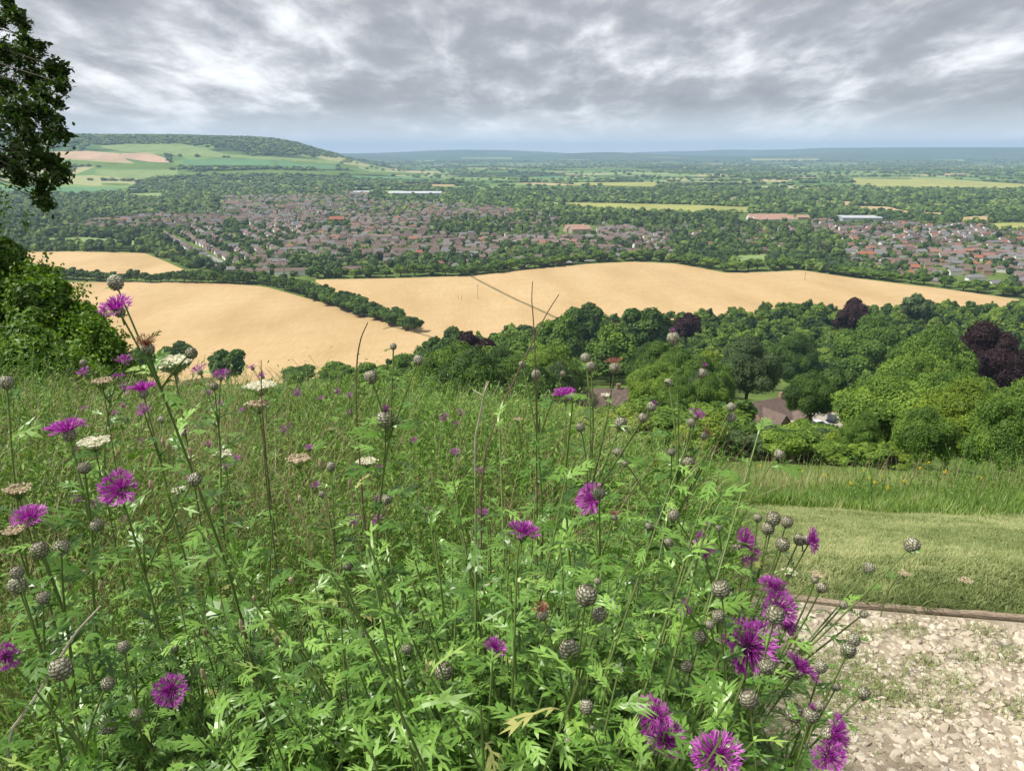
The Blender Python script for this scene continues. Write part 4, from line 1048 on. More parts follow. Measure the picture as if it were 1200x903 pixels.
# stones
m, N, L, P = nmat('flint_stones'); at_ = N.new('ShaderNodeAttribute'); at_.attribute_name = 'v'
rp = ramp(N, [(0, (.17, .135, .10)), (.25, (.32, .265, .195)), (.6, (.46, .40, .305)), (1, (.62, .56, .46))])
tc = N.new('ShaderNodeTexCoord'); nz = N.new('ShaderNodeTexNoise'); nz.inputs['Scale'].default_value = 60; nz.inputs['Detail'].default_value = 5; L.new(tc.outputs['Object'], nz.inputs['Vector'])
ma = N.new('ShaderNodeMath'); ma.operation = 'MULTIPLY_ADD'; ma.inputs[1].default_value = .6; L.new(nz.outputs['Fac'], ma.inputs[0])
mb = N.new('ShaderNodeMath'); mb.operation = 'SUBTRACT'; mb.inputs[1].default_value = .3; L.new(at_.outputs['Fac'], mb.inputs[0]); L.new(mb.outputs[0], ma.inputs[2])
L.new(ma.outputs[0], rp.inputs[0]); L.new(rp.outputs[0], P.inputs['Base Color']); P.inputs['Roughness'].default_value = .8; P.inputs['Specular IOR Level'].default_value = .25
M['stones'] = m
gg = np.random.default_rng(5); b = B(); n = 46000
x = gg.uniform(0, 3.4, n); y = gg.uniform(.75, 2.75, n)
bare = fbm(x * 1.7 + 2, y * 1.7 + 5, 3)
ok = (y < timy(x) - .05) & (gg.random(n) < np.clip(1.1 - 1.3 * np.clip(bare - .55, 0, 1) * 2, .6, 1)); x, y = x[ok], y[ok]; n = len(x)
sz = np.clip(gg.lognormal(-4.85, .40, n), .003, .015)
for k in range(12):
    s = np.arange(n) % 12 == k; V = ICO1[0] * (1 + .10 * gg.normal(size=(len(ICO1[0]), 1))); V = np.clip(V, [-.75, -.8, -.7], [.8, .7, .62]) * gg.uniform(.8, 1.2, (1, 3)); m_ = int(s.sum())
    D = gg.normal(size=(m_, 3)) * .35 + [0, 0, 1]
    scatter(b, V, ICO1[1], np.stack([x[s], y[s], H(x[s], y[s]) + sz[s] * .22], 1), frames(D), np.stack([sz[s] * gg.uniform(.9, 1.5, m_), sz[s], sz[s] * gg.uniform(.38, .68, m_)], 1), np.clip(.62 + gg.normal(size=m_) * .2, 0, 1))
tag(b.obj('gravel', M['stones'], smooth=False), 'loose pale flint gravel covering the path', 'gravel', kind='stuff')

def blades(b, P, h, w, lean, v, nseg=3, curl=.5, gg=gg):
    """grass blades at P, bending over"""
    n = len(P); a = gg.uniform(0, 6.283, n); dirv = np.stack([np.cos(a), np.sin(a), 0 * a], 1); side = np.stack([-np.sin(a + gg.normal(size=n) * .5), np.cos(a), 0 * a], 1)
    t = np.linspace(0, 1, nseg + 1)
    rows = []
    for i, tt in enumerate(t):
        c = P + dirv * (lean * h * (tt ** (1 + curl)))[:, None] + np.array([0, 0, 1.]) * (h * tt * (1 - .28 * lean * tt))[:, None]
        ww = w * (1 - tt ** 1.6) * .5
        if i == nseg: rows.append(c[:, None])
        else: rows.append(np.stack([c - side * ww[:, None], c + side * ww[:, None]], 1))
    V = np.concatenate(rows, 1); k = V.shape[1]; o_ = (np.arange(n) * k)[:, None, None]
    Q = np.array([[(2 * i, 2 * i + 1, 2 * i + 3, 2 * i + 2) for i in range(nseg - 1)]]).reshape(1, -1, 4)
    T = np.array([[(2 * (nseg - 1), 2 * (nseg - 1) + 1, 2 * nseg)]])
    b.add(V.reshape(-1, 3), [(Q + o_).reshape(-1, 4), (T + o_).reshape(-1, 3)], np.repeat(v, k))
# mown strip: short turf between the boards and the tall growth
n = 520000; gg = np.random.default_rng(8)
y = 2.0 + 5.2 * gg.random(n) ** 1.15; x = gg.uniform(-.2, 1, n) * y * .82 + gg.uniform(0, .3, n)
inb, px, py = bank(x, y)
ok = (y > timy(x) + .0) & (x < 6) & ((~inb) | (gg.random(n) < .25)) & (px < 1330); x, y = x[ok], y[ok]; n = len(x)
patch = fbm(x * 1.3, y * 1.3, 4); fine = vnoise(x * 9, y * 9)
edge = np.clip(1 - (y - timy(x)) / .22, 0, 1)
fine = fine * .5 + .5 * vnoise(x * 31, y * 31); h = (.010 + .017 * gg.random(n) ** 1.5) * (.5 + 1.0 * fine) + edge * .05 * gg.random(n) * (fbm(x * 3, 0 * x, 2) > .38)
val = np.clip(.52 + (patch - .5) * 1.3 + (vnoise(x * 14 + 5, y * 14) - .5) * .5 + gg.normal(size=n) * .2, 0, 1)
b = B(); blades(b, np.stack([x, y, H(x, y)], 1), h, np.full(n, .0030) * (1 + (y - 2) * .2), gg.uniform(.3, 1.6, n), val, 2, gg=gg)
tag(b.obj('mown_grass', M['mown']), 'short mown grass strip beyond the edging boards', 'grass', kind='stuff')
# small grass tufts and weeds in the gravel
b = B(); tl = [hitground(a_, c_, 1) for a_, c_ in ((1063, 740), (1140, 773), (1085, 778), (1115, 803), (1100, 830), (1185, 830), (995, 770), (1030, 800), (960, 820), (990, 800), (1150, 742), (1010, 745), (1190, 770), (940, 860), (1000, 815), (950, 780), (930, 800), (1045, 815))]
for i, p in enumerate(tl):
    k = 150 if i not in (7, 8, 9, 13, 14, 15, 16) else 300; r = .035 if k < 300 else .08
    xx = p[0] + gg.normal(size=k) * r * 1.2; yy = p[1] + gg.normal(size=k) * r * .8
    blades(b, np.stack([xx, yy, H(xx, yy)], 1), gg.uniform(.012, .045, k), np.full(k, .003), gg.uniform(.3, 1.5, k), np.clip(.45 + gg.normal(size=k) * .18, 0, 1), 2, gg=gg)
tag(b.obj('path_weeds', M['mown']), 'small grass tufts growing through the gravel path', 'grass', kind='stuff')
# tall growth beyond the mown strip
def veg_points(n, pxr, dr, power=1.0, gg=gg):
    px = gg.uniform(*pxr, n); d = dr[0] * (dr[1] / dr[0]) ** (gg.random(n) ** power)
    return (px - CX) / F * d * 1.05, d * 1.0
n = 150000; x, y = veg_points(n, (760, 1300), (4.9, 12.5), 1.1)
inb, px, py = bank(x, y)
edge0 = 4.7 + 1.5 * fbm(x * 1.1, y * .8, 3) + .9 * gg.random(n) ** 2
ok = (y > edge0) & (px > 780); x, y = x[ok], y[ok]; n = len(x); cl = fbm(x * 1.1 + 4, y * 1.1, 3)
h = (.16 + .30 * cl + .17 * gg.random(n)) * np.clip((y - 4.9) / 2.4, .10, 1)
b = B(); blades(b, np.stack([x, y, H(x, y)], 1), h, np.full(n, .006) * gg.uniform(.6, 1.3, n), gg.uniform(.1, .8, n), np.clip(.68 + (cl - .5) * 1.3 + gg.normal(size=n) * .2, 0, 1), 3, gg=gg)
tag(b.obj('tall_grass', M['grass']), 'unmown tall grass band between the lawn strip and the trees', 'grass', kind='stuff')
n = 3500; x, y = veg_points(n, (790, 1300), (6.2, 12), 1)
b = B(); blades(b, np.stack([x, y, H(x, y)], 1), gg.uniform(.35, .62, n), np.full(n, .0045), gg.uniform(.05, .5, n), np.clip(.6 + gg.normal(size=n) * .2, 0, 1), 3, gg=gg)
# seed plumes on the dry stalks
tag(b.obj('dry_grass', M['straw']), 'dry straw stalks standing over the tall grass band', 'grass', kind='stuff')

# leaf templates for the herbs
def knap_leaf(seed, pairs=6):
    g_ = np.random.default_rng(seed); V = []; Fq = []
    dr = g_.uniform(.1, .6); sx = g_.normal() * .12
    pt = lambda x, z, u=0: (x + sx * z * z, -dr * z * z + .05 * math.sin(z * 5) + u, z)
    for z in np.linspace(0, 1, 8):
        wd = .016 + .03 * math.sin(PI * z ** .8); V += [pt(-wd, z), pt(wd, z)]
    Fq += [(2 * i, 2 * i + 1, 2 * i + 3, 2 * i + 2) for i in range(7)]
    for k in range(pairs):
        for s in (-1, 1):
            z = .22 + .62 * (k + g_.uniform(-.35, .35)) / max(1, pairs - 1)
            if g_.random() < .1: continue
            L_ = (.14 + .2 * math.sin(PI * (.15 + .7 * k / max(1, pairs - 1)))) * g_.uniform(.6, 1.3); w_ = .05 * g_.uniform(.7, 1.5); i = len(V)
            fw = g_.uniform(.5, 1.1) * L_; u = g_.uniform(-.02, .09)
            V += [pt(s * .01, z - w_ * .6), pt(s * L_ * .55, z + fw * .45 - w_, u), pt(s * L_, z + fw, u * .5 - .03), pt(s * L_ * .45, z + fw * .5 + w_, u), pt(s * .01, z + w_ * .6)]
            Fq += [(i, i + 1, i + 3, i + 4)]; Fq += [(i + 1, i + 2, i + 3, i + 3)]
    i = len(V); tl = g_.uniform(1.08, 1.3); V += [pt(-.06, .95), pt(0, tl), pt(.06, .95), pt(0, .8)]; Fq += [(i, i + 1, i + 2, i + 3)]
    tri = [f[:3] for f in Fq if f[2] == f[3]]; quad = [f for f in Fq if f[2] != f[3]]
    return np.array(V), [np.array(quad), np.array(tri)]
KL = [knap_leaf(i, 3 + i % 4) for i in range(9)]
def lance_leaf(seed):
    g_ = np.random.default_rng(seed); dr = g_.uniform(.1, .5); V = []; 
    for z, w_ in ((0, .02), (.25, .11), (.5, .13), (.75, .09)): V += [(-w_, -dr * z * z + .03, z), (0, -dr * z * z, z), (w_, -dr * z * z + .03, z)]
    V.append((0, -dr, 1)); Q = []
    for i in range(3): Q += [(3 * i, 3 * i + 1, 3 * i + 4, 3 * i + 3), (3 * i + 1, 3 * i + 2, 3 * i + 5, 3 * i + 4)]
    return np.array(V), [np.array(Q), np.array([(9, 10, 12), (10, 11, 12)])]
LL = [lance_leaf(i) for i in range(4)]
def add_leaves(b, T, P, D, size, v, gg):
    up = np.array([0, 0, 1.]) + gg.normal(size=(len(P), 3)) * .35
    D = D / np.linalg.norm(D, axis=1)[:, None]
    X = np.cross(up, D); X /= np.linalg.norm(X, axis=1)[:, None] + 1e-9; Y = np.cross(D, X); Mx = np.stack([X, Y, D], 1)
    for k in range(len(T)):
        s = np.arange(len(P)) % len(T) == k
        if s.sum(): scatter(b, T[k][0], T[k][1], P[s], Mx[s], size[s], v[s])
# low growth of the bank: grasses, herbs, leafy knapweed shoots
def veg_height(x, y, px):
    r = np.hypot(x, y)
    return np.interp(r, [.6, 1, 2, 3.5, 5, 8], [.62, .66, .66, .70, .76, .85])
gg = np.random.default_rng(21)
b = B(); n = 120000; x, y = veg_points(n, (-120, 900), (.75, 9.5), .72, gg); inb, px, py = bank(x, y)
ok = inb; x, y, px, py = x[ok], y[ok], px[ok], py[ok]; n = len(x); cl = fbm(x * 1.6 + 4, y * 1.6, 3); r = np.hypot(x, y)
right = sstep(560, 760, px)
h = veg_height(x, y, px) * gg.uniform(.3, 1.0, n) * (.6 + .75 * cl) * (1 - .5 * right * (r > 2.0))
h = h * np.interp(r, [1.2, 2.2, 3.6], [.55, .72, .95])
blades(b, np.stack([x, y, H(x, y)], 1), h, np.clip(r * .0016, .0026, .008) * gg.uniform(.6, 1.3, n), gg.uniform(.3, 1.5, n), np.clip(.42 + (cl - .5) * .9 + 3.0 * np.clip(fbm(x * 1.3 + 31, y * 1.3, 3) - .50, 0, .16) + gg.normal(size=n) * .22, 0, 1), 4, gg=gg)
tag(b.obj('meadow_grass', M['grass']), 'green meadow grass filling the bank between the knapweed plants', 'grass', kind='stuff')
b = B(); n = 34000; x, y = veg_points(n, (-120, 880), (.9, 8), .8, gg); inb, px, py = bank(x, y); k = inb & (gg.random(n) > .92 * sstep(330, 520, px) * (1 - .75 * (np.abs(px - 590) < 90) * (np.abs(py - 700) < 130))); x, y, px = x[k], y[k], px[k]; n = len(x); r = np.hypot(x, y)
blades(b, np.stack([x, y, H(x, y)], 1), veg_height(x, y, px) * gg.uniform(.35, 1.05, n), np.clip(r * .0014, .0022, .005), gg.uniform(.1, 1.2, n), np.clip(.5 + gg.normal(size=n) * .22, 0, 1), 4, gg=gg)
tag(b.obj('dry_grass', M['straw']), 'dead straw and dry stalks tangled through the bank', 'grass', kind='stuff')
# herbs: small leaves on thin stems
def shoots(b, sb, x, y, h, T, per, size, spread, gg, v0=.5, top=.25):
    n = len(x); z = H(x, y); lean = gg.normal(size=(n, 2)) * spread
    for q in range(per):
        f = top + (1 - top) * (q + gg.random(n)) / per
        P = np.stack([x + lean[:, 0] * h * f * f, y + lean[:, 1] * h * f * f, z + h * f], 1)
        a = gg.uniform(0, 6.283, n); D = np.stack([np.cos(a), np.sin(a), gg.uniform(.05, 1.1, n) * (.4 + f)], 1)
        add_leaves(b, T, P, D, size * (1.25 - .65 * f) * gg.uniform(.7, 1.2, n), np.clip(v0 + (f - .6) * .35 + gg.normal(size=n) * .14, 0, 1), gg)
    if sb is None:                       # thin stalk carrying the leaves
        t = np.linspace(0, 1, 5); a = gg.uniform(0, 6.283, n); sd = np.stack([np.cos(a), np.sin(a), 0 * a], 1) * (np.clip(np.hypot(x, y), 1, 8) * .0003)[:, None]
        C = np.stack([x[:, None] + (lean[:, 0] * h)[:, None] * t * t, y[:, None] + (lean[:, 1] * h)[:, None] * t * t, z[:, None] + h[:, None] * t], -1)
        C = C - np.array([0, 0, .06]) * h[:, None, None] * (t * t)[None, :, None]; V = np.stack([C - sd[:, None], C + sd[:, None]], 2).reshape(n, 10, 3); o_ = (np.arange(n) * 10)[:, None, None]
        b.add(V.reshape(-1, 3), (np.array([[(2 * i, 2 * i + 1, 2 * i + 3, 2 * i + 2) for i in range(4)]]) + o_).reshape(-1, 4), .42)
    if sb is not None:
        for i in range(n):
            t = np.linspace(0, 1, 4); Q = np.stack([x[i] + lean[i, 0] * h[i] * t * t, y[i] + lean[i, 1] * h[i] * t * t, z[i] + h[i] * t], 1)
            tube(sb, Q, np.array([.0028, .0025, .002, .0012]) , 4, .5)
b = B(); n = 44000; x, y = veg_points(n, (-120, 900), (.95, 7.5), .85, gg); inb, px, py = bank(x, y); x, y, px = x[inb], y[inb], px[inb]; r = np.hypot(x, y)
k = fbm(x * 1.2 + 9, y * 1.2, 3) > .28; x, y, px, r = x[k], y[k], px[k], r[k]
h = veg_height(x, y, px) * gg.uniform(.4, .92, len(x)) * (.5 + 1.0 * fbm(x * 2.2 + 3, y * 2.2, 3)) * (1 - .3 * sstep(560, 760, px) * (r > 2.2))
shoots(b, None, x, y, h, LL, 9, np.clip(r * .0135, .022, .042), .3, gg, .6)
tag(b.obj('leafy_herbs', M['herb']), 'small leaved herbs growing among the grass of the bank', 'herbs', kind='stuff')
b = B(); n = 9000; x, y = veg_points(n, (-60, 1300), (5.7, 11), 1, gg); inb, px, py = bank(x, y); k = (~inb) & (fbm(x * .9, y * .9, 3) > .44); x, y = x[k], y[k]
shoots(b, None, x, y, gg.uniform(.2, .7, len(x)) * np.clip((y - 5) / 2, .2, 1), LL, 10, np.full(len(x), .045), .25, gg, .6)
tag(b.obj('leafy_herbs', M['herb']), 'yellow green leafy weeds standing in the tall grass band', 'herbs', kind='stuff')
# a few yellow flower heads in the tall band
gg2 = np.random.default_rng(64); k = 0
for px_, py_ in [(1018, 560), (1025, 565), (1033, 558), (1012, 552), (1078, 548), (1088, 542), (968, 556), (940, 552), (1108, 552), (1150, 560), (890, 545), (1040, 571), (1060, 563), (997, 566), (183, 687)]:
    D = 6.3 + gg2.uniform(-.2, .6) if py_ < 600 else 1.7
    p = at(px_, py_, D); g0 = np.array([p[0], p[1], float(H(p[0], p[1]))]); k += 1
    if p[2] < g0[2] + .05: p[2] = g0[2] + .35
    o = thing('yellow_flower', f'small yellow flower in the grass band, {ordn(k)} of the scatter' if py_ < 600 else 'single small yellow flower low in the left meadow', 'wildflower', g0, 'yellow flowers in the grass')
    s_ = B(); q_ = p - g0; tube(s_, bez([0, 0, 0], q_ * .5, q_, 5), .0016, 4); s_.obj('stem', M['knap_stem'], o)
    s_ = B(); n_ = 16; sz_ = .006 if py_ < 600 else .004; scatter(s_, np.array([(-.5, -.5, 0), (.5, -.4, .1), (.6, .5, 0), (-.4, .5, .1)]), np.array([(0, 1, 2, 3)]), q_ + gg2.normal(size=(n_, 3)) * sz_, frames(gg2.normal(size=(n_, 3)) + [0, -.5, 1]), sz_ * 1.2, .5); s_.obj('petals', M['yellow'], o)
# leafy knapweed mass nearest the camera
b = B(); sb = B(); n = 3800; px0 = gg.uniform(-60, 900, n); d0 = .75 * (2.6 / .75) ** gg.random(n)
x = (px0 - CX) / F * d0 * 1.05; y = d0; inb, px, py = bank(x, y); k = inb & (px < np.where(d0 < 1.15, 740, 850)); x, y, px = x[k], y[k], px[k]; r = np.hypot(x, y)
cz = fbm(x * 3.1 + 7, y * 3.1, 3); h = None
prob = np.interp(px, [-60, 150, 330, 450, 900], [.3, .4, .85, 1, 1]) * np.clip((cz - .34) * 7, .10, 1); k = gg.random(len(x)) < prob; x, y, px, r = x[k], y[k], px[k], r[k]
top_py = np.interp(px, [0, 250, 330, 480, 640, 760, 860], [690, 640, 590, 570, 585, 620, 730]) + gg.uniform(-10, 150, len(x))
ang = PITCH + np.arctan((top_py - CY) / F); zt = -np.tan(ang) * r; h = np.clip(zt - H(x, y), .12, 1.15) * gg.uniform(.8, 1, len(x)) * np.clip(.72 + 1.0 * (fbm(x * 3.1 + 7, y * 3.1, 3) - .3), .7, 1.04)
tpx, tpy, _ = project(np.stack([x, y, H(x, y) + h], 1)); k = tpx < np.interp(tpy, [600, 700, 800, 900, 1100], [850, 850, 800, 770, 760]); x, y, px, h, r = x[k], y[k], px[k], h[k], r[k]
shoots(b, sb, x, y, h * gg.uniform(.78, 1.0, len(x)), KL, 24, np.full(len(x), .066), .2, gg, .52, top=.2)
tag(b.obj('knapweed_foliage', M['knap_leaf']), 'bright green deeply cut leaves massed across the foreground', 'foliage', kind='stuff')
tag(sb.obj('knapweed_shoots', M['knap_stem']), 'thin stems inside the leafy foreground mass', 'stems', kind='stuff')
# ---@@PART4
# ------------------------------------------------------------------ knapweed plants: heads placed where they stand, at real size
def bud_template(seed, tuft=False):
    """scaly globe, unit diameter, standing on its stem at z=0"""
    g_ = np.random.default_rng(seed); V = []; Q = []; v = []
    sx = g_.uniform(.92, 1.0); sz = g_.uniform(.95, 1.08)
    IV, IF = ICO1; V0 = IV * .46 * np.array([sx, sx, sz]) + [0, 0, .48]; V += V0.tolist(); v += [.34] * len(V0); T = IF.tolist()
    for k in range(8):
        th = PI * (.92 - .1 * k) + g_.normal() * .012; n_ = max(4, int(11 * math.sin(th)) + 2)
        for j in range(n_):
            a = 2 * PI * (j + .5 * (k % 2)) / n_ + g_.normal() * .09; da = PI / n_ * g_.uniform(.8, 1.1)
            def P(th_, a_, r_): return [r_ * sx * math.sin(th_) * math.cos(a_), r_ * sx * math.sin(th_) * math.sin(a_), r_ * sz * math.cos(th_) + .48]
            i = len(V)
            V += [P(th + .10, a, .462), P(th - .02, a - da, .475), P(th - .36, a, g_.uniform(.50, .53)), P(th - .02, a + da, .475), P(th - .09, a, .50)]
            pv = .78 + g_.normal() * .1; v += [pv, pv, .0, pv, pv + .1]
            T += [(i, i + 1, i + 4), (i + 1, i + 2, i + 4), (i + 2, i + 3, i + 4), (i + 3, i, i + 4)]
    return np.array(V), np.array(T), np.clip(np.array(v), 0, 1)
def ribbon(V, T, v, p0, d, L_, w, bend, side, val, g_):
    i = len(V); n_ = 3
    for k in range(n_ + 1):
        t = k / n_; c = p0 + d * (L_ * t) + bend * (t * t * L_); ww = w * (1 - .55 * t) / 2
        V.append((c - side * ww).tolist()); V.append((c + side * ww).tolist()); v += [val, val]
    for k in range(n_): T += [(i + 2 * k, i + 2 * k + 1, i + 2 * k + 3), (i + 2 * k, i + 2 * k + 3, i + 2 * k + 2)]
    return p0 + d * L_ + bend * L_
def floret_template(seed, inner=170, outer=30, open_=1.0, L0=.42):
    """shock of purple florets; unit = full flower diameter, springing from z=0"""
    g_ = np.random.default_rng(seed); V = []; T = []; v = []
    for k in range(inner):
        a = g_.uniform(0, 2 * PI); th = open_ * 1.05 * g_.random() ** .6; d = np.array([math.sin(th) * math.cos(a), math.sin(th) * math.sin(a), math.cos(th)])
        s = np.cross(d, g_.normal(size=3)); s /= np.linalg.norm(s)
        ribbon(V, T, v, d * .05 + np.array([d[0], d[1], 0]) * .10, d, L0 * g_.uniform(.55, .9), .022, np.array([d[0] * .25, d[1] * .25, -.05]) + g_.normal(size=3) * .06, s, np.clip(g_.choice([.12, .42, .55, .8], p=[.25, .3, .3, .15]) + g_.normal() * .08, 0, 1), g_)
    for k in range(outer):
        a = 2 * PI * k / outer + g_.normal() * .12; th = open_ * g_.uniform(.95, 1.55); d = np.array([math.sin(th) * math.cos(a), math.sin(th) * math.sin(a), math.cos(th)])
        s = np.cross(d, [0, 0, 1.]); s /= np.linalg.norm(s); val = np.clip(.55 + g_.normal() * .18, 0, 1)
        e = ribbon(V, T, v, np.array([d[0], d[1], 0]) * .14, d, L0 * g_.uniform(.45, .7), .026, np.array([0, 0, g_.uniform(-.05, .25)]), s, val, g_)
        for q in range(5):
            dd = d + s * (q - 2) * .34 + g_.normal(size=3) * .16 + [0, 0, .12]; dd /= np.linalg.norm(dd)
            s2 = np.cross(dd, np.array([0, 0, 1.]) + g_.normal(size=3) * .3); s2 /= np.linalg.norm(s2)
            ribbon(V, T, v, e, dd, L0 * g_.uniform(.32, .55), .042, g_.normal(size=3) * .1, s2, np.clip(val + .12 + g_.normal() * .1, 0, 1), g_)
    return np.array(V), np.array(T), np.array(v)
BT = [bud_template(i) for i in range(4)]
FT = [floret_template(10 + i) for i in range(5)]
FSM = [floret_template(30 + i, 46, 12) for i in range(3)]
TUFT = [floret_template(40 + i, 60, 0, .45, .5) for i in range(2)]
WT = [floret_template(50 + i, 110, 10, .75, .42) for i in range(2)]
def orient(D): return frames(np.array([D]))[0]
def put(T, name, m, parent, P, D, s, smooth=False):
    b = B(); Mx = orient(D); b.add(T[0] * s @ Mx + P, T[1], T[2]); return b.obj(name, m, parent, smooth)
rk = np.random.default_rng(2024)
def plant(label, D, base_px, heads, leaves=26, lean=0.0, fork=.10, kindname='greater_knapweed', leafsize=.07, root_d=None):
    """heads: (px, py, size px, kind, depth offset)"""
    pts = []
    for hd in heads:
        px, py, sz, kind = hd[:4]; dd = D + (hd[4] if len(hd) > 4 else rk.uniform(-.06, .06) * min(D, 1.5)); pts.append(at(px, py, dd))
    pts = np.array(pts); cen = pts.mean(0)
    bd = root_d or cen[1] + lean; bx = (base_px - CX) / F * bd * 1.1
    root = np.array([bx, bd, float(H(bx, bd)) - .02])
    o = thing('greater_knapweed', label, 'wildflower', root, 'greater knapweed plants')
    loc = pts - root; top = loc.mean(0); top[2] = max(.3, np.max(loc[:, 2]) - fork) if len(loc) > 1 else loc[0][2] - .1
    sb = B(); lb = B()
    if len(loc) == 1: main = bez([0, 0, 0], [loc[0][0] * .3, loc[0][1] * .3, loc[0][2] * .65], loc[0], 14)
    else: main = bez([0, 0, 0], [top[0] * .25, top[1] * .25, top[2] * .7], top, 14)
    th = .0027 if D > 1.0 else .0023
    wig = np.stack([np.sin(np.linspace(0, 9, 14) + rk.uniform(0, 6)), np.cos(np.linspace(0, 8, 14) + rk.uniform(0, 6)), np.zeros(14)], 1) * .006; wig[0] = 0; wig[-1] = 0; main = main + wig
    tube(sb, main, np.linspace(th * 1.3, th * .7 if len(loc) > 1 else th * .55, 14), 6, np.linspace(.35, .6, 14))
    LP, LD, LS = [], [], []
    def leafrun(curve, n, s0, s1, t0=.1):
        for t in np.linspace(t0, .95, n):
            i = t * (len(curve) - 1); j = int(i); p = curve[j] + (curve[min(j + 1, len(curve) - 1)] - curve[j]) * (i - j)
            a = rk.uniform(0, 6.283); LP.append(p); LD.append([math.cos(a), math.sin(a), rk.uniform(.2, 1.2)]); LS.append((s0 + (s1 - s0) * t) * rk.uniform(.7, 1.2))
    leafrun(main, leaves, leafsize * 1.5, leafsize * .7)
    # each knot on the stem throws a little bunch of leaves
    for i, hd in enumerate(heads):
        px, py, sz, kind = hd[:4]; p = loc[i]
        if len(loc) > 1:
            drop = rk.uniform(.35, .75) * (math.hypot(*(p - top)[:2]) + .09)
            zt = np.clip(p[2] - drop, .3 * top[2], top[2] * .97); k = int(np.argmin(np.abs(main[:, 2] - zt))); st = main[k]
            tg = main[min(k + 1, 13)] - main[max(k - 1, 0)]; tg /= np.linalg.norm(tg)
            L_ = np.linalg.norm(p - st); c1 = st + (p - st) * .5 + (tg * .5 - (p - st) / L_ * .1) * L_ * .22 - np.array([0, 0, L_ * .03]) 
            cv = bez(st, c1, p, 9)
            tube(sb, cv, np.linspace(th * .72, th * .48, 9), 5, np.linspace(.42, .55, 9))
            leafrun(cv, 2 + int(L_ / .07), leafsize * .75, leafsize * .3, .12)
            tan = cv[-1] - cv[-2]
        else: tan = main[-1] - main[-2]
        tan = tan / np.linalg.norm(tan); tan = tan + rk.normal(size=3) * .12
        P_ = p - tan / np.linalg.norm(tan) * 0
        dep = (p + root)[1] * CP - (p + root)[2] * SP; S = sz * dep / F
        r = int(rk.integers(100))
        if kind == 'b':
            put(BT[r % 4], 'bud', M['bud'], o, p - tan * S * .45, tan, S)
        elif kind == 't':
            f = put(BT[r % 4], 'flower_head', M['bud'], o, p - tan * S * .45, tan, S)
            put(TUFT[r % 2], 'florets', M['petal'], f, p + tan * S * .38, tan, S * .95)
        elif kind == 'w':
            f = put(BT[r % 4], 'flower_head', M['bud'], o, p - tan * S * .5, tan, S * .62)
            put(WT[r % 2], 'florets', M['wilt'], f, p - tan * S * .02, tan, S * 1.05)
        else:
            dn = {'f': tan + np.array([0, -.35, .25]), 's': tan, 'l': tan * .3 + np.array([-.8, -.7, .2]), 'r': tan * .3 + np.array([.8, -.75, .15]), 'c': tan * .3 + np.array([0, -1, .35]), 'm': tan + np.array([0, -.2, .2])}[kind]
            dn = dn / np.linalg.norm(dn); bs = S * (.40 if sz > 14 else .45)
            f = put(BT[r % 4], 'flower_head', M['bud'], o, p - dn * bs * .9, dn, bs)
            put((FT[r % 5] if sz > 22 else FSM[r % 3]), 'florets', M['petal'], f, p - dn * bs * .12, dn, S)
            tube(sb, bez(p - tan * bs * 1.5, p - tan * bs - dn * bs * .3, p - dn * bs * .85, 4), th * .5, 5, .5)
    sb.obj('stem', M['knap_stem'], o, True)
    add_leaves(lb, KL, np.array(LP), np.array(LD), np.array(LS), np.clip(.50 + rk.normal(size=len(LP)) * .17, 0, 1), rk)
    lb.obj('leaves', M['knap_leaf'], o)
    return o
b_, f_, w_ = 'b', 'f', 'w'
plant('tall knapweed with a purple head and a round bud seen against the left wheat field', 1.15, 300, [(137, 360, 37, 'f', 0), (136, 333, 20, 'b', .02), (172, 404, 28, 'w', 0), (224, 414, 15, 'b', .03)], lean=.15)
plant('knapweed with a half open purple head under the fading reddish head at left', 1.5, 235, [(167, 456, 32, 's'), (168, 480, 16, 'm'), (189, 492, 9, 'b')])
plant('knapweed with one wide purple head left of the first white umbel', 1.1, 90, [(79, 503, 42, 'f'), (99, 549, 16, 'b')])
plant('knapweed with one large purple head facing right in the left middle', 1.12, 165, [(140, 573, 42, 'c'), (114, 616, 17, 'b'), (228, 562, 17, 'b')])
plant('knapweed with a dark crimson-purple head at the far left', 1.1, 60, [(35, 605, 36, 'f'), (72, 640, 20, 'b'), (47, 646, 21, 'b')])
plant('knapweed carrying three stacked grey buds at the far left', 1.0, 30, [(21, 686, 22, 'b'), (20, 671, 17, 'b'), (51, 701, 17, 'b')])
plant('knapweed with a purple head cut by the left edge and a big grey bud', .9, 70, [(7, 768, 30, 'r'), (72, 785, 27, 'b'), (126, 801, 17, 'b')])
plant('knapweed with one round purple head low in the left foreground', 1.05, 185, [(200, 808, 37, 'c'), (145, 758, 16, 'b'), (160, 839, 17, 'b'), (129, 851, 20, 'b'), (178, 879, 9, 'b')])
plant('single grey bud cut by the left edge above the meadow', 1.3, 5, [(8, 450, 18, 'b')], leaves=12)
plant('distant knapweed with three small purple heads left of the half open head', 2.4, 120, [(145, 422, 18, 'f'), (98, 436, 16, 'f'), (139, 441, 16, 'f'), (146, 454, 14, 'f'), (98, 425, 9, 'b')])
plant('dark stemmed knapweed with two purple heads right of the large white umbel', 2.0, 262, [(233, 433, 20, 's'), (259, 439, 20, 'f'), (251, 453, 11, 'b')])
plant('far knapweed with small purple heads against the wheat near the white umbel', 3.5, 310, [(295, 430, 11, 'f'), (307, 440, 11, 'f'), (348, 460, 12, 'f')], leaves=14)
plant('far knapweed with three scattered tiny purple heads in the left meadow', 3.8, 340, [(395, 458, 11, 'f'), (338, 499, 9, 'f'), (284, 480, 10, 'f')], leaves=14)
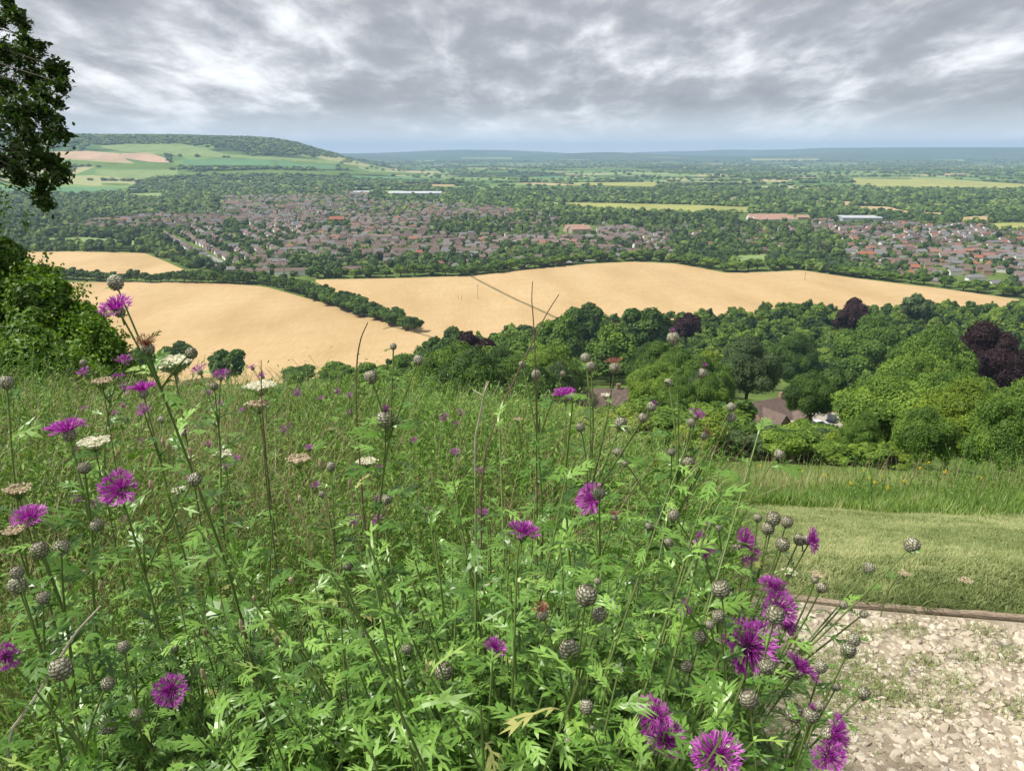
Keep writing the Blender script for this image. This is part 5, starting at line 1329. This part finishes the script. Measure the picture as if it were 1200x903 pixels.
plant('knapweed with one tiny purple head above the small white umbel', 2.6, 268, [(265, 546, 11, 'f')], leaves=12)
plant('pale small bud alone in the left foreground grass', 1.6, 215, [(204, 760, 12, 'b')], leaves=10)
plant('knapweed with a purple tufted dark bud and tall bare side stems, left of centre', 1.25, 415, [(461, 405, 9, 'b'), (435, 443, 18, 'b'), (490, 423, 14, 'b'), (452, 492, 24, 't'), (453, 585, 13, 'b')], lean=.05)
plant('knapweed with three small pale buds left of centre in the green', 1.6, 395, [(388, 547, 12, 'b'), (377, 579, 8, 'b'), (407, 663, 13, 'b')])
plant('far knapweed with a close pair of small purple heads left of centre', 4.0, 430, [(409, 483, 10, 'f'), (442, 508, 10, 'f'), (450, 517, 12, 'f')], leaves=12)
plant('far knapweed with five small purple heads grouped near the centre', 3.8, 525, [(520, 489, 12, 'f'), (540, 483, 12, 'f'), (535, 497, 13, 'f'), (513, 515, 10, 'f'), (527, 521, 10, 'f')], leaves=14)
plant('knapweed with thick slanting stem ending in a brown withered head', 1.35, 520, [(720, 427, 24, 'w', 0), (686, 419, 13, 'b', .03), (692, 430, 14, 'b', -.02), (728, 494, 16, 'b'), (753, 491, 13, 'b'), (763, 477, 13, 't'), (680, 500, 12, 'b')], lean=-.1, fork=.2, leaves=34)
plant('knapweed with upright pale stem and small round buds in the centre', 1.5, 634, [(628, 440, 12, 'b'), (612, 427, 9, 'b'), (660, 437, 7, 'b')])
plant('knapweed with a purple head beside a white bud on an upright stem', 1.4, 676, [(662, 462, 27, 'f', .05), (672, 465, 11, 'b', -.05)])
plant('knapweed with a tall purple tipped bud at right of centre against the wood', 1.6, 700, [(789, 397, 17, 't'), (783, 448, 10, 'b'), (823, 436, 13, 't'), (817, 485, 20, 'f'), (810, 495, 11, 'b'), (828, 508, 16, 'w')], fork=.25, lean=-.1)
plant('knapweed with many small buds above the mown strip', 1.6, 735, [(787, 530, 11, 'b'), (807, 541, 16, 'b'), (726, 530, 13, 'b'), (733, 542, 10, 'b'), (857, 477, 12, 'b'), (857, 489, 12, 'b')], fork=.25, lean=-.05)
plant('single grey bud standing out against the tall grass band', 1.7, 800, [(913, 532, 13, 'b')], leaves=6)
plant('knapweed with a purple head behind a whitish bud in the centre right', 1.2, 700, [(693, 584, 37, 'l', .03), (702, 577, 17, 'b', -.06), (720, 603, 13, 'w')])
plant('knapweed with one fan shaped purple head in the centre', 1.3, 590, [(613, 622, 36, 's'), (591, 697, 11, 'b')], leaves=30)
plant('knapweed with a row of purple heads and dark buds over the mown strip', 1.3, 610, [(822, 638, 32, 'r'), (872, 640, 42, 'r'), (950, 632, 29, 'r'), (888, 606, 12, 'b'), (906, 608, 18, 'b'), (922, 612, 15, 'b'), (900, 620, 17, 'b'), (937, 632, 15, 'b'), (812, 638, 14, 'b'), (830, 614, 14, 'b'), (842, 619, 9, 'b'), (917, 639, 17, 'b')], lean=-.15, fork=.3, leaves=40)
plant('knapweed with long bare stems ending in dark buds over the mown strip', 1.25, 640, [(1069, 639, 20, 'b'), (1019, 665, 15, 'b'), (790, 604, 15, 'b'), (762, 617, 13, 'b'), (783, 637, 15, 'b'), (963, 688, 14, 'b'), (955, 680, 8, 'b'), (988, 709, 11, 'b'), (1012, 719, 11, 'b')], lean=-.15, fork=.3, leaves=36)
plant('knapweed with the largest cluster of bright purple heads beside the gravel', 1.0, 690, [(906, 688, 32, 'f', .06), (912, 712, 40, 'c', .03), (878, 758, 62, 'c', 0), (922, 732, 30, 'r', .05), (938, 783, 42, 's', .02), (935, 750, 16, 'f', .08), (845, 691, 24, 'b'), (908, 722, 24, 'b', -.08), (899, 780, 21, 'b', -.09), (842, 722, 17, 'b'), (832, 731, 13, 'b'), (822, 746, 18, 'b'), (805, 780, 16, 'b')], lean=-.1, fork=.25, leaves=40)
plant('knapweed with pairs of dark buds reaching over the gravel', .98, 720, [(1000, 750, 17, 'b', .04), (994, 762, 19, 'b', -.02), (962, 781, 15, 'b'), (980, 805, 10, 'b'), (803, 712, 20, 'l'), (1012, 812, 17, 'b')], lean=-.1, fork=.2, leaves=30)
plant('knapweed with two purple heads low at the edge of the gravel', .85, 760, [(978, 860, 45, 'r', .02), (971, 886, 38, 'c', -.03), (840, 886, 56, 'f', -.02), (950, 837, 20, 't'), (877, 818, 24, 'b'), (930, 836, 22, 'b'), (960, 828, 13, 'b')], fork=.2, leaves=34)
plant('knapweed with ragged purple heads and pale buds low right of centre', .88, 720, [(768, 838, 46, 'l', .02), (781, 866, 44, 'f', .0), (760, 871, 17, 'b', -.05), (687, 829, 18, 'b'), (667, 868, 12, 'b'), (694, 852, 6, 'b')], fork=.12, leaves=34)
plant('knapweed with the two biggest netted grey buds right of centre', .92, 640, [(687, 697, 28, 'b'), (702, 720, 18, 'b'), (668, 764, 25, 'b'), (700, 681, 9, 'b'), (635, 716, 24, 'w')], fork=.14, leaves=40)
plant('knapweed with one half open purple head and a big bud low in the centre', .95, 560, [(580, 758, 27, 'm'), (520, 787, 25, 'b'), (477, 759, 15, 'b')], fork=.12, leaves=40)
plant('knapweed with two small pale buds low in the centre left', 1.2, 420, [(424, 745, 12, 'b'), (404, 819, 13, 'b')], leaves=36)

gf = np.random.default_rng(515); sm = []
for _ in range(400):
    if len(sm) >= 34: break
    px, py = gf.uniform(60, 590), gf.uniform(447, 610)
    if all(abs(px - a) + abs(py - b2) > 17 for a, b2 in sm): sm.append((px, py))
for i, (px, py) in enumerate(sorted(sm)):
    D = float(np.interp(py, [447, 520, 610], [4.0, 3.2, 2.2])) * gf.uniform(.9, 1.1)
    plant(f'small purple knapweed head alone in the far left meadow, {ordn(i + 1)} from left', D, px + gf.uniform(-10, 10), [(px, py, .036 * F / D, 'f')], leaves=8)

# ------------------------------------------------------------------ white umbels (wild carrot), dead stalks
def umbel(label, px, py, wpx, D, old=False, base_px=None, tilt=.0):
    wpx *= .82; p = at(px, py, D); W_ = wpx * D / F; bx = ((base_px if base_px is not None else px + 12) - CX) / F * D * 1.08
    root = np.array([bx, D + .03, float(H(bx, D)) - .02]); loc = p - root
    o = thing('wild_carrot', label, 'wildflower', root, 'umbel flowers among the knapweed')
    sb = B(); ub = B(); cup = loc - np.array([0, 0, W_ * .45]); main = bez([0, 0, 0], [loc[0] * .2, loc[1] * .2, loc[2] * .6], cup, 12)
    tube(sb, main, np.linspace(.0022, .0012, 12), 5, .4); n_ = 26 if wpx > 20 else 14
    for k in range(n_):
        r = W_ * .5 * math.sqrt((k + .5) / n_); a = k * 2.4; e = loc + np.array([r * math.cos(a), r * math.sin(a), (-.10 if not old else .18) * r * r / (W_ * .5) + rk.normal() * .001 + r * math.sin(a) * tilt])
        tube(sb, bez(cup, (cup + e) / 2 + np.array([r * .25 * math.cos(a), r * .25 * math.sin(a), -.002]), e, 5), .0006, 4, .6)
        m_ = 26; q = rk.normal(size=(m_, 3)) * np.array([W_ * .055, W_ * .055, W_ * .022]) + e
        pet = np.array([(-.5, -.5, 0), (.5, -.4, .1), (.6, .5, 0), (-.4, .5, .1)])
        scatter(ub, pet, np.array([(0, 1, 2, 3)]), q, frames(rk.normal(size=(m_, 3)) * .6 + [0, 0, 1]), rk.uniform(.05, .09, m_) * W_, np.clip(.7 + rk.normal(size=m_) * .2, 0, 1))
    for k in range(7):
        a = k * .9; e = cup + np.array([math.cos(a), math.sin(a), .1]) * W_ * .22; tube(sb, [cup, (cup + e) / 2, e], .0006, 3, .5)
    sb.obj('stem', M['knap_stem'], o); ub.obj('umbel', M['carrot_old' if old else 'carrot'], o)
umbel('flat white umbel right of the wide purple head at left', 110, 516, 38, 1.6)
umbel('largest white umbel, in front of the dark tree and wheat at left', 203, 421, 52, 1.5, base_px=230)
umbel('white umbel at the lower edge of the wheat field', 305, 450, 38, 2.0, base_px=308)
umbel('beige fading umbel just below the white umbel at the wheat edge', 303, 474, 30, 2.0, True)
umbel('beige umbel left of the half open purple head', 120, 447, 26, 2.2, True)
umbel('small white umbel in the left meadow above the cut leaves', 260, 530, 24, 2.4)
umbel('small bright white umbel beside a dark bud in the left meadow', 209, 573, 22, 2.2)
umbel('brown dried umbel at the far left above the crimson-purple head', 21, 574, 32, 1.3, True)
umbel('pale brown dried umbel at the left edge', 16, 622, 26, 1.3, True)
umbel('beige curved umbel in the middle of the left meadow', 350, 538, 30, 2.5, True)
umbel('pale umbel leaning in the meadow left of centre', 430, 539, 26, 2.6)
umbel('tiny beige umbel near the far purple heads at left', 388, 503, 11, 3.5, True)
umbel('pale green-white umbel among the dark buds over the mown strip', 925, 669, 20, 1.5, base_px=830)
umbel('second pale umbel right of the green-white one over the mown strip', 957, 673, 20, 1.6, True, base_px=860)
umbel('drooping brown umbel standing on the mown strip near the board', 1060, 672, 16, 2.3, True, base_px=1062)
umbel('brown seed head leaning at the far side of the edging board', 1131, 680, 18, 2.4, True, base_px=1112)
umbel('white umbel low in the meadow beneath the brown withered head', 710, 462, 14, 3.0)
umbel('pale umbel in the meadow right of the five grouped heads', 607, 491, 12, 3.2, True)
def stalk(label, pts, D, r=.0015, m='twig', twigs=0):
    P = np.array([at(x, y, D + .02 * i) for i, (x, y) in enumerate(pts)]); base = P[-1].copy(); g0 = np.array([base[0], base[1] + .02, float(H(base[0], base[1])) - .01])
    P = np.concatenate([P, [(base + g0) / 2 + [.01, 0, 0], g0]]) - g0
    o = thing('dead_stalk', label, 'stalk', g0, 'bare dead stalks'); b = B(); q = np.linspace(0, len(P) - 1, 20); C = np.stack([np.interp(q, range(len(P)), P[:, k]) for k in range(3)], 1)[::-1]
    C[1:-1] = (C[:-2] + 2 * C[1:-1] + C[2:]) / 4
    tube(b, C, np.linspace(r * 1.4, r * .6, 20), 5); b.obj('stem', M[m], o)
    if twigs:
        b = B()
        for k in range(twigs):
            i = int(rk.integers(9, 19)); e = C[i] + rk.normal(size=3) * np.array([.02, .02, .01]) + [0, 0, .02]; tube(b, [C[i], (C[i] + e) / 2, e], r * .5, 4)
        b.obj('twig', M[m], o)
stalk('bare brown stalk rising into the lower corner of the left wheat', [(431, 378), (423, 395), (418, 420), (417, 490)], 1.3)
stalk('bare brown stalk standing straight up into the middle wheat', [(624, 330), (623, 352), (625, 372), (628, 440)], 1.4, .0012)
stalk('long bare stalk leaning right towards the middle wheat', [(655, 345), (640, 368), (622, 405), (600, 450), (560, 540)], 1.4, .0014)
stalk('bleached pale twig left of the centre buds', [(573, 447), (567, 462), (563, 485), (555, 520)], 1.7, .0022, 'twigpale', 2)
stalk('pale dead stem crossing the left foreground', [(118, 710), (85, 745), (40, 820), (0, 872)], 1.0, .0022, 'twigpale')
stalk('brown upright stalk standing among the white umbels at left', [(306, 422), (306, 450), (308, 500), (311, 560)], 1.6, .0014)
stalk('thin brown stalk slanting behind the withered knapweed at right', [(883, 505), (868, 530), (845, 552), (800, 580)], 1.5, .0011)
# oval brown seed heads of plantain
sb = B(); hb = B(); n_ = 0
for k in range(46):
    px = float(rk.uniform(0, 420)); py = float(rk.uniform(520, 870)); D = 1.0 + 1.2 * rk.random(); p = at(px, py, D); g0 = np.array([p[0] + .03, p[1] + .05, float(H(p[0], p[1]))])
    if p[2] < g0[2] + .1: continue
    o = thing('plantain', f'brown oval plantain seed head in the left meadow, {ordn(k+1)} of its scatter', 'seed head', g0, 'plantain seed heads in the left meadow')
    q = p - g0; s = B(); tube(s, bez([0, 0, 0], q * np.array([.2, .2, .6]), q, 7), .0009, 4); s.obj('stem', M['straw'], o)
    L_ = rk.uniform(.012, .026); d = (q - q * np.array([.2, .2, .6])); d /= np.linalg.norm(d); s = B(); V = ICO1[0] * np.array([.0036, .0036, L_ / 2]) * (1 + .1 * rk.normal(size=(len(ICO1[0]), 1))); s.add(V @ orient(d) + q + d * L_ * .4, ICO1[1], rk.uniform(.1, .8, len(V))); s.obj('seed_head', M['carrot_old'], o)

# ------------------------------------------------------------------ sky, sun, haze
def build_world():
    w = bpy.data.worlds.new('World'); scene.world = w; w.use_nodes = True
    N, L = w.node_tree.nodes, w.node_tree.links
    bg = N['Background']; out = N['World Output']
    sky = N.new('ShaderNodeTexSky'); sky.sky_type = 'NISHITA'; sky.sun_disc = False
    sky.sun_elevation = R(SUN_EL); sky.sun_rotation = R(SUN_ROT); sky.altitude = 200; sky.air_density = 1.2; sky.dust_density = 1.5
    L.new(sky.outputs[0], bg.inputs['Color']); bg.inputs['Strength'].default_value = .10
    tc = N.new('ShaderNodeTexCoord'); sp = N.new('ShaderNodeSeparateXYZ'); L.new(tc.outputs['Generated'], sp.inputs[0])
    zc = N.new('ShaderNodeMath'); zc.operation = 'MAXIMUM'; zc.inputs[1].default_value = 0; L.new(sp.outputs[2], zc.inputs[0])
    za = N.new('ShaderNodeMath'); za.operation = 'ADD'; za.inputs[1].default_value = .2; L.new(zc.outputs[0], za.inputs[0])
    def div(o):
        d = N.new('ShaderNodeMath'); d.operation = 'DIVIDE'; L.new(o, d.inputs[0]); L.new(za.outputs[0], d.inputs[1]); return d.outputs[0]
    cb = N.new('ShaderNodeCombineXYZ'); L.new(div(sp.outputs[0]), cb.inputs[0]); L.new(div(sp.outputs[1]), cb.inputs[1])
    def noise(scale, det, rough, dist, off):
        mp = N.new('ShaderNodeMapping'); mp.inputs['Location'].default_value = off; mp.inputs['Scale'].default_value = (1, .55, 1); L.new(cb.outputs[0], mp.inputs[0])
        n = N.new('ShaderNodeTexNoise'); n.inputs['Scale'].default_value = scale; n.inputs['Detail'].default_value = det; n.inputs['Roughness'].default_value = rough; n.inputs['Distortion'].default_value = dist
        L.new(mp.outputs[0], n.inputs['Vector']); return n.outputs['Fac']
    a = noise(1.2, 7, .55, .1, (5.4, 9.3, 0)); b_ = noise(4.1, 9, .58, .2, (7.3, 2.2, 0))
    ad = N.new('ShaderNodeMath'); ad.operation = 'MULTIPLY_ADD'; ad.inputs[1].default_value = .55; L.new(b_, ad.inputs[0])
    m2 = N.new('ShaderNodeMath'); m2.operation = 'MULTIPLY'; m2.inputs[1].default_value = .62; L.new(a, m2.inputs[0]); L.new(m2.outputs[0], ad.inputs[2])
    rp = ramp(N, [(.42, (.98, .98, .99)), (.495, (.75, .755, .775)), (.56, (.49, .492, .515)), (.62, (.34, .34, .36)), (.74, (.25, .25, .268))])
    L.new(ad.outputs[0], rp.inputs[0])
    hor = ramp(N, [(0, (.86, .90, .95)), (.018, (.82, .86, .91)), (.05, (.70, .72, .77)), (.13, (1, 1, 1))]); L.new(zc.outputs[0], hor.inputs[0])
    hf = N.new('ShaderNodeMapRange'); hf.inputs['From Min'].default_value = .0; hf.inputs['From Max'].default_value = .055; L.new(zc.outputs[0], hf.inputs['Value'])
    mx = N.new('ShaderNodeMix'); mx.data_type = 'RGBA'; L.new(hf.outputs[0], mx.inputs['Factor']); L.new(hor.outputs[0], mx.inputs['A']); L.new(rp.outputs[0], mx.inputs['B'])
    bg2 = N.new('ShaderNodeBackground'); bg2.inputs['Strength'].default_value = CLOUD; L.new(mx.outputs['Result'], bg2.inputs['Color'])
    ms = N.new('ShaderNodeMixShader'); ms.inputs[0].default_value = .93
    L.new(bg.outputs[0], ms.inputs[1]); L.new(bg2.outputs[0], ms.inputs[2]); L.new(ms.outputs[0], out.inputs['Surface'])
SUN_EL, SUN_ROT, CLOUD = 54, -100, .64
build_world()
sd = bpy.data.lights.new('sun', 'SUN'); sd.energy = 2.8; sd.angle = R(6); sd.color = (1, .95, .87)
so = bpy.data.objects.new('sun', sd); COL.objects.link(so)
from mathutils import Vector
az = R(SUN_ROT)
dvec = Vector((math.sin(az) * math.cos(R(SUN_EL)), math.cos(az) * math.cos(R(SUN_EL)), math.sin(R(SUN_EL))))
so.rotation_euler = dvec.to_track_quat('Z', 'Y').to_euler(); so.location = (0, 0, 50)

def build_haze():
    b = B(); box(b, (0, 0, 70), (57000, 57000, 412))
    m = bpy.data.materials.new('haze'); m.use_nodes = True; N = m.node_tree.nodes; L = m.node_tree.links
    N.remove(N['Principled BSDF']); v = N.new('ShaderNodeVolumePrincipled')
    v.inputs['Color'].default_value = (.46, .64, .94, 1); v.inputs['Density'].default_value = HAZE; v.inputs['Anisotropy'].default_value = 0
    L.new(v.outputs[0], N['Material Output'].inputs['Volume'])
    tag(b.obj('haze', m), 'thin bluish air over the whole plain', 'haze', kind='stuff')
HAZE = .70e-4
build_haze()
vs = scene.view_settings; vs.view_transform = 'Standard'; vs.look = 'None'; vs.exposure = 1.0; vs.gamma = 1; vs.use_curve_mapping = False
scene.render.engine = 'CYCLES'
scene.cycles.volume_bounces = 1; scene.cycles.max_bounces = 8; scene.cycles.transparent_max_bounces = 8
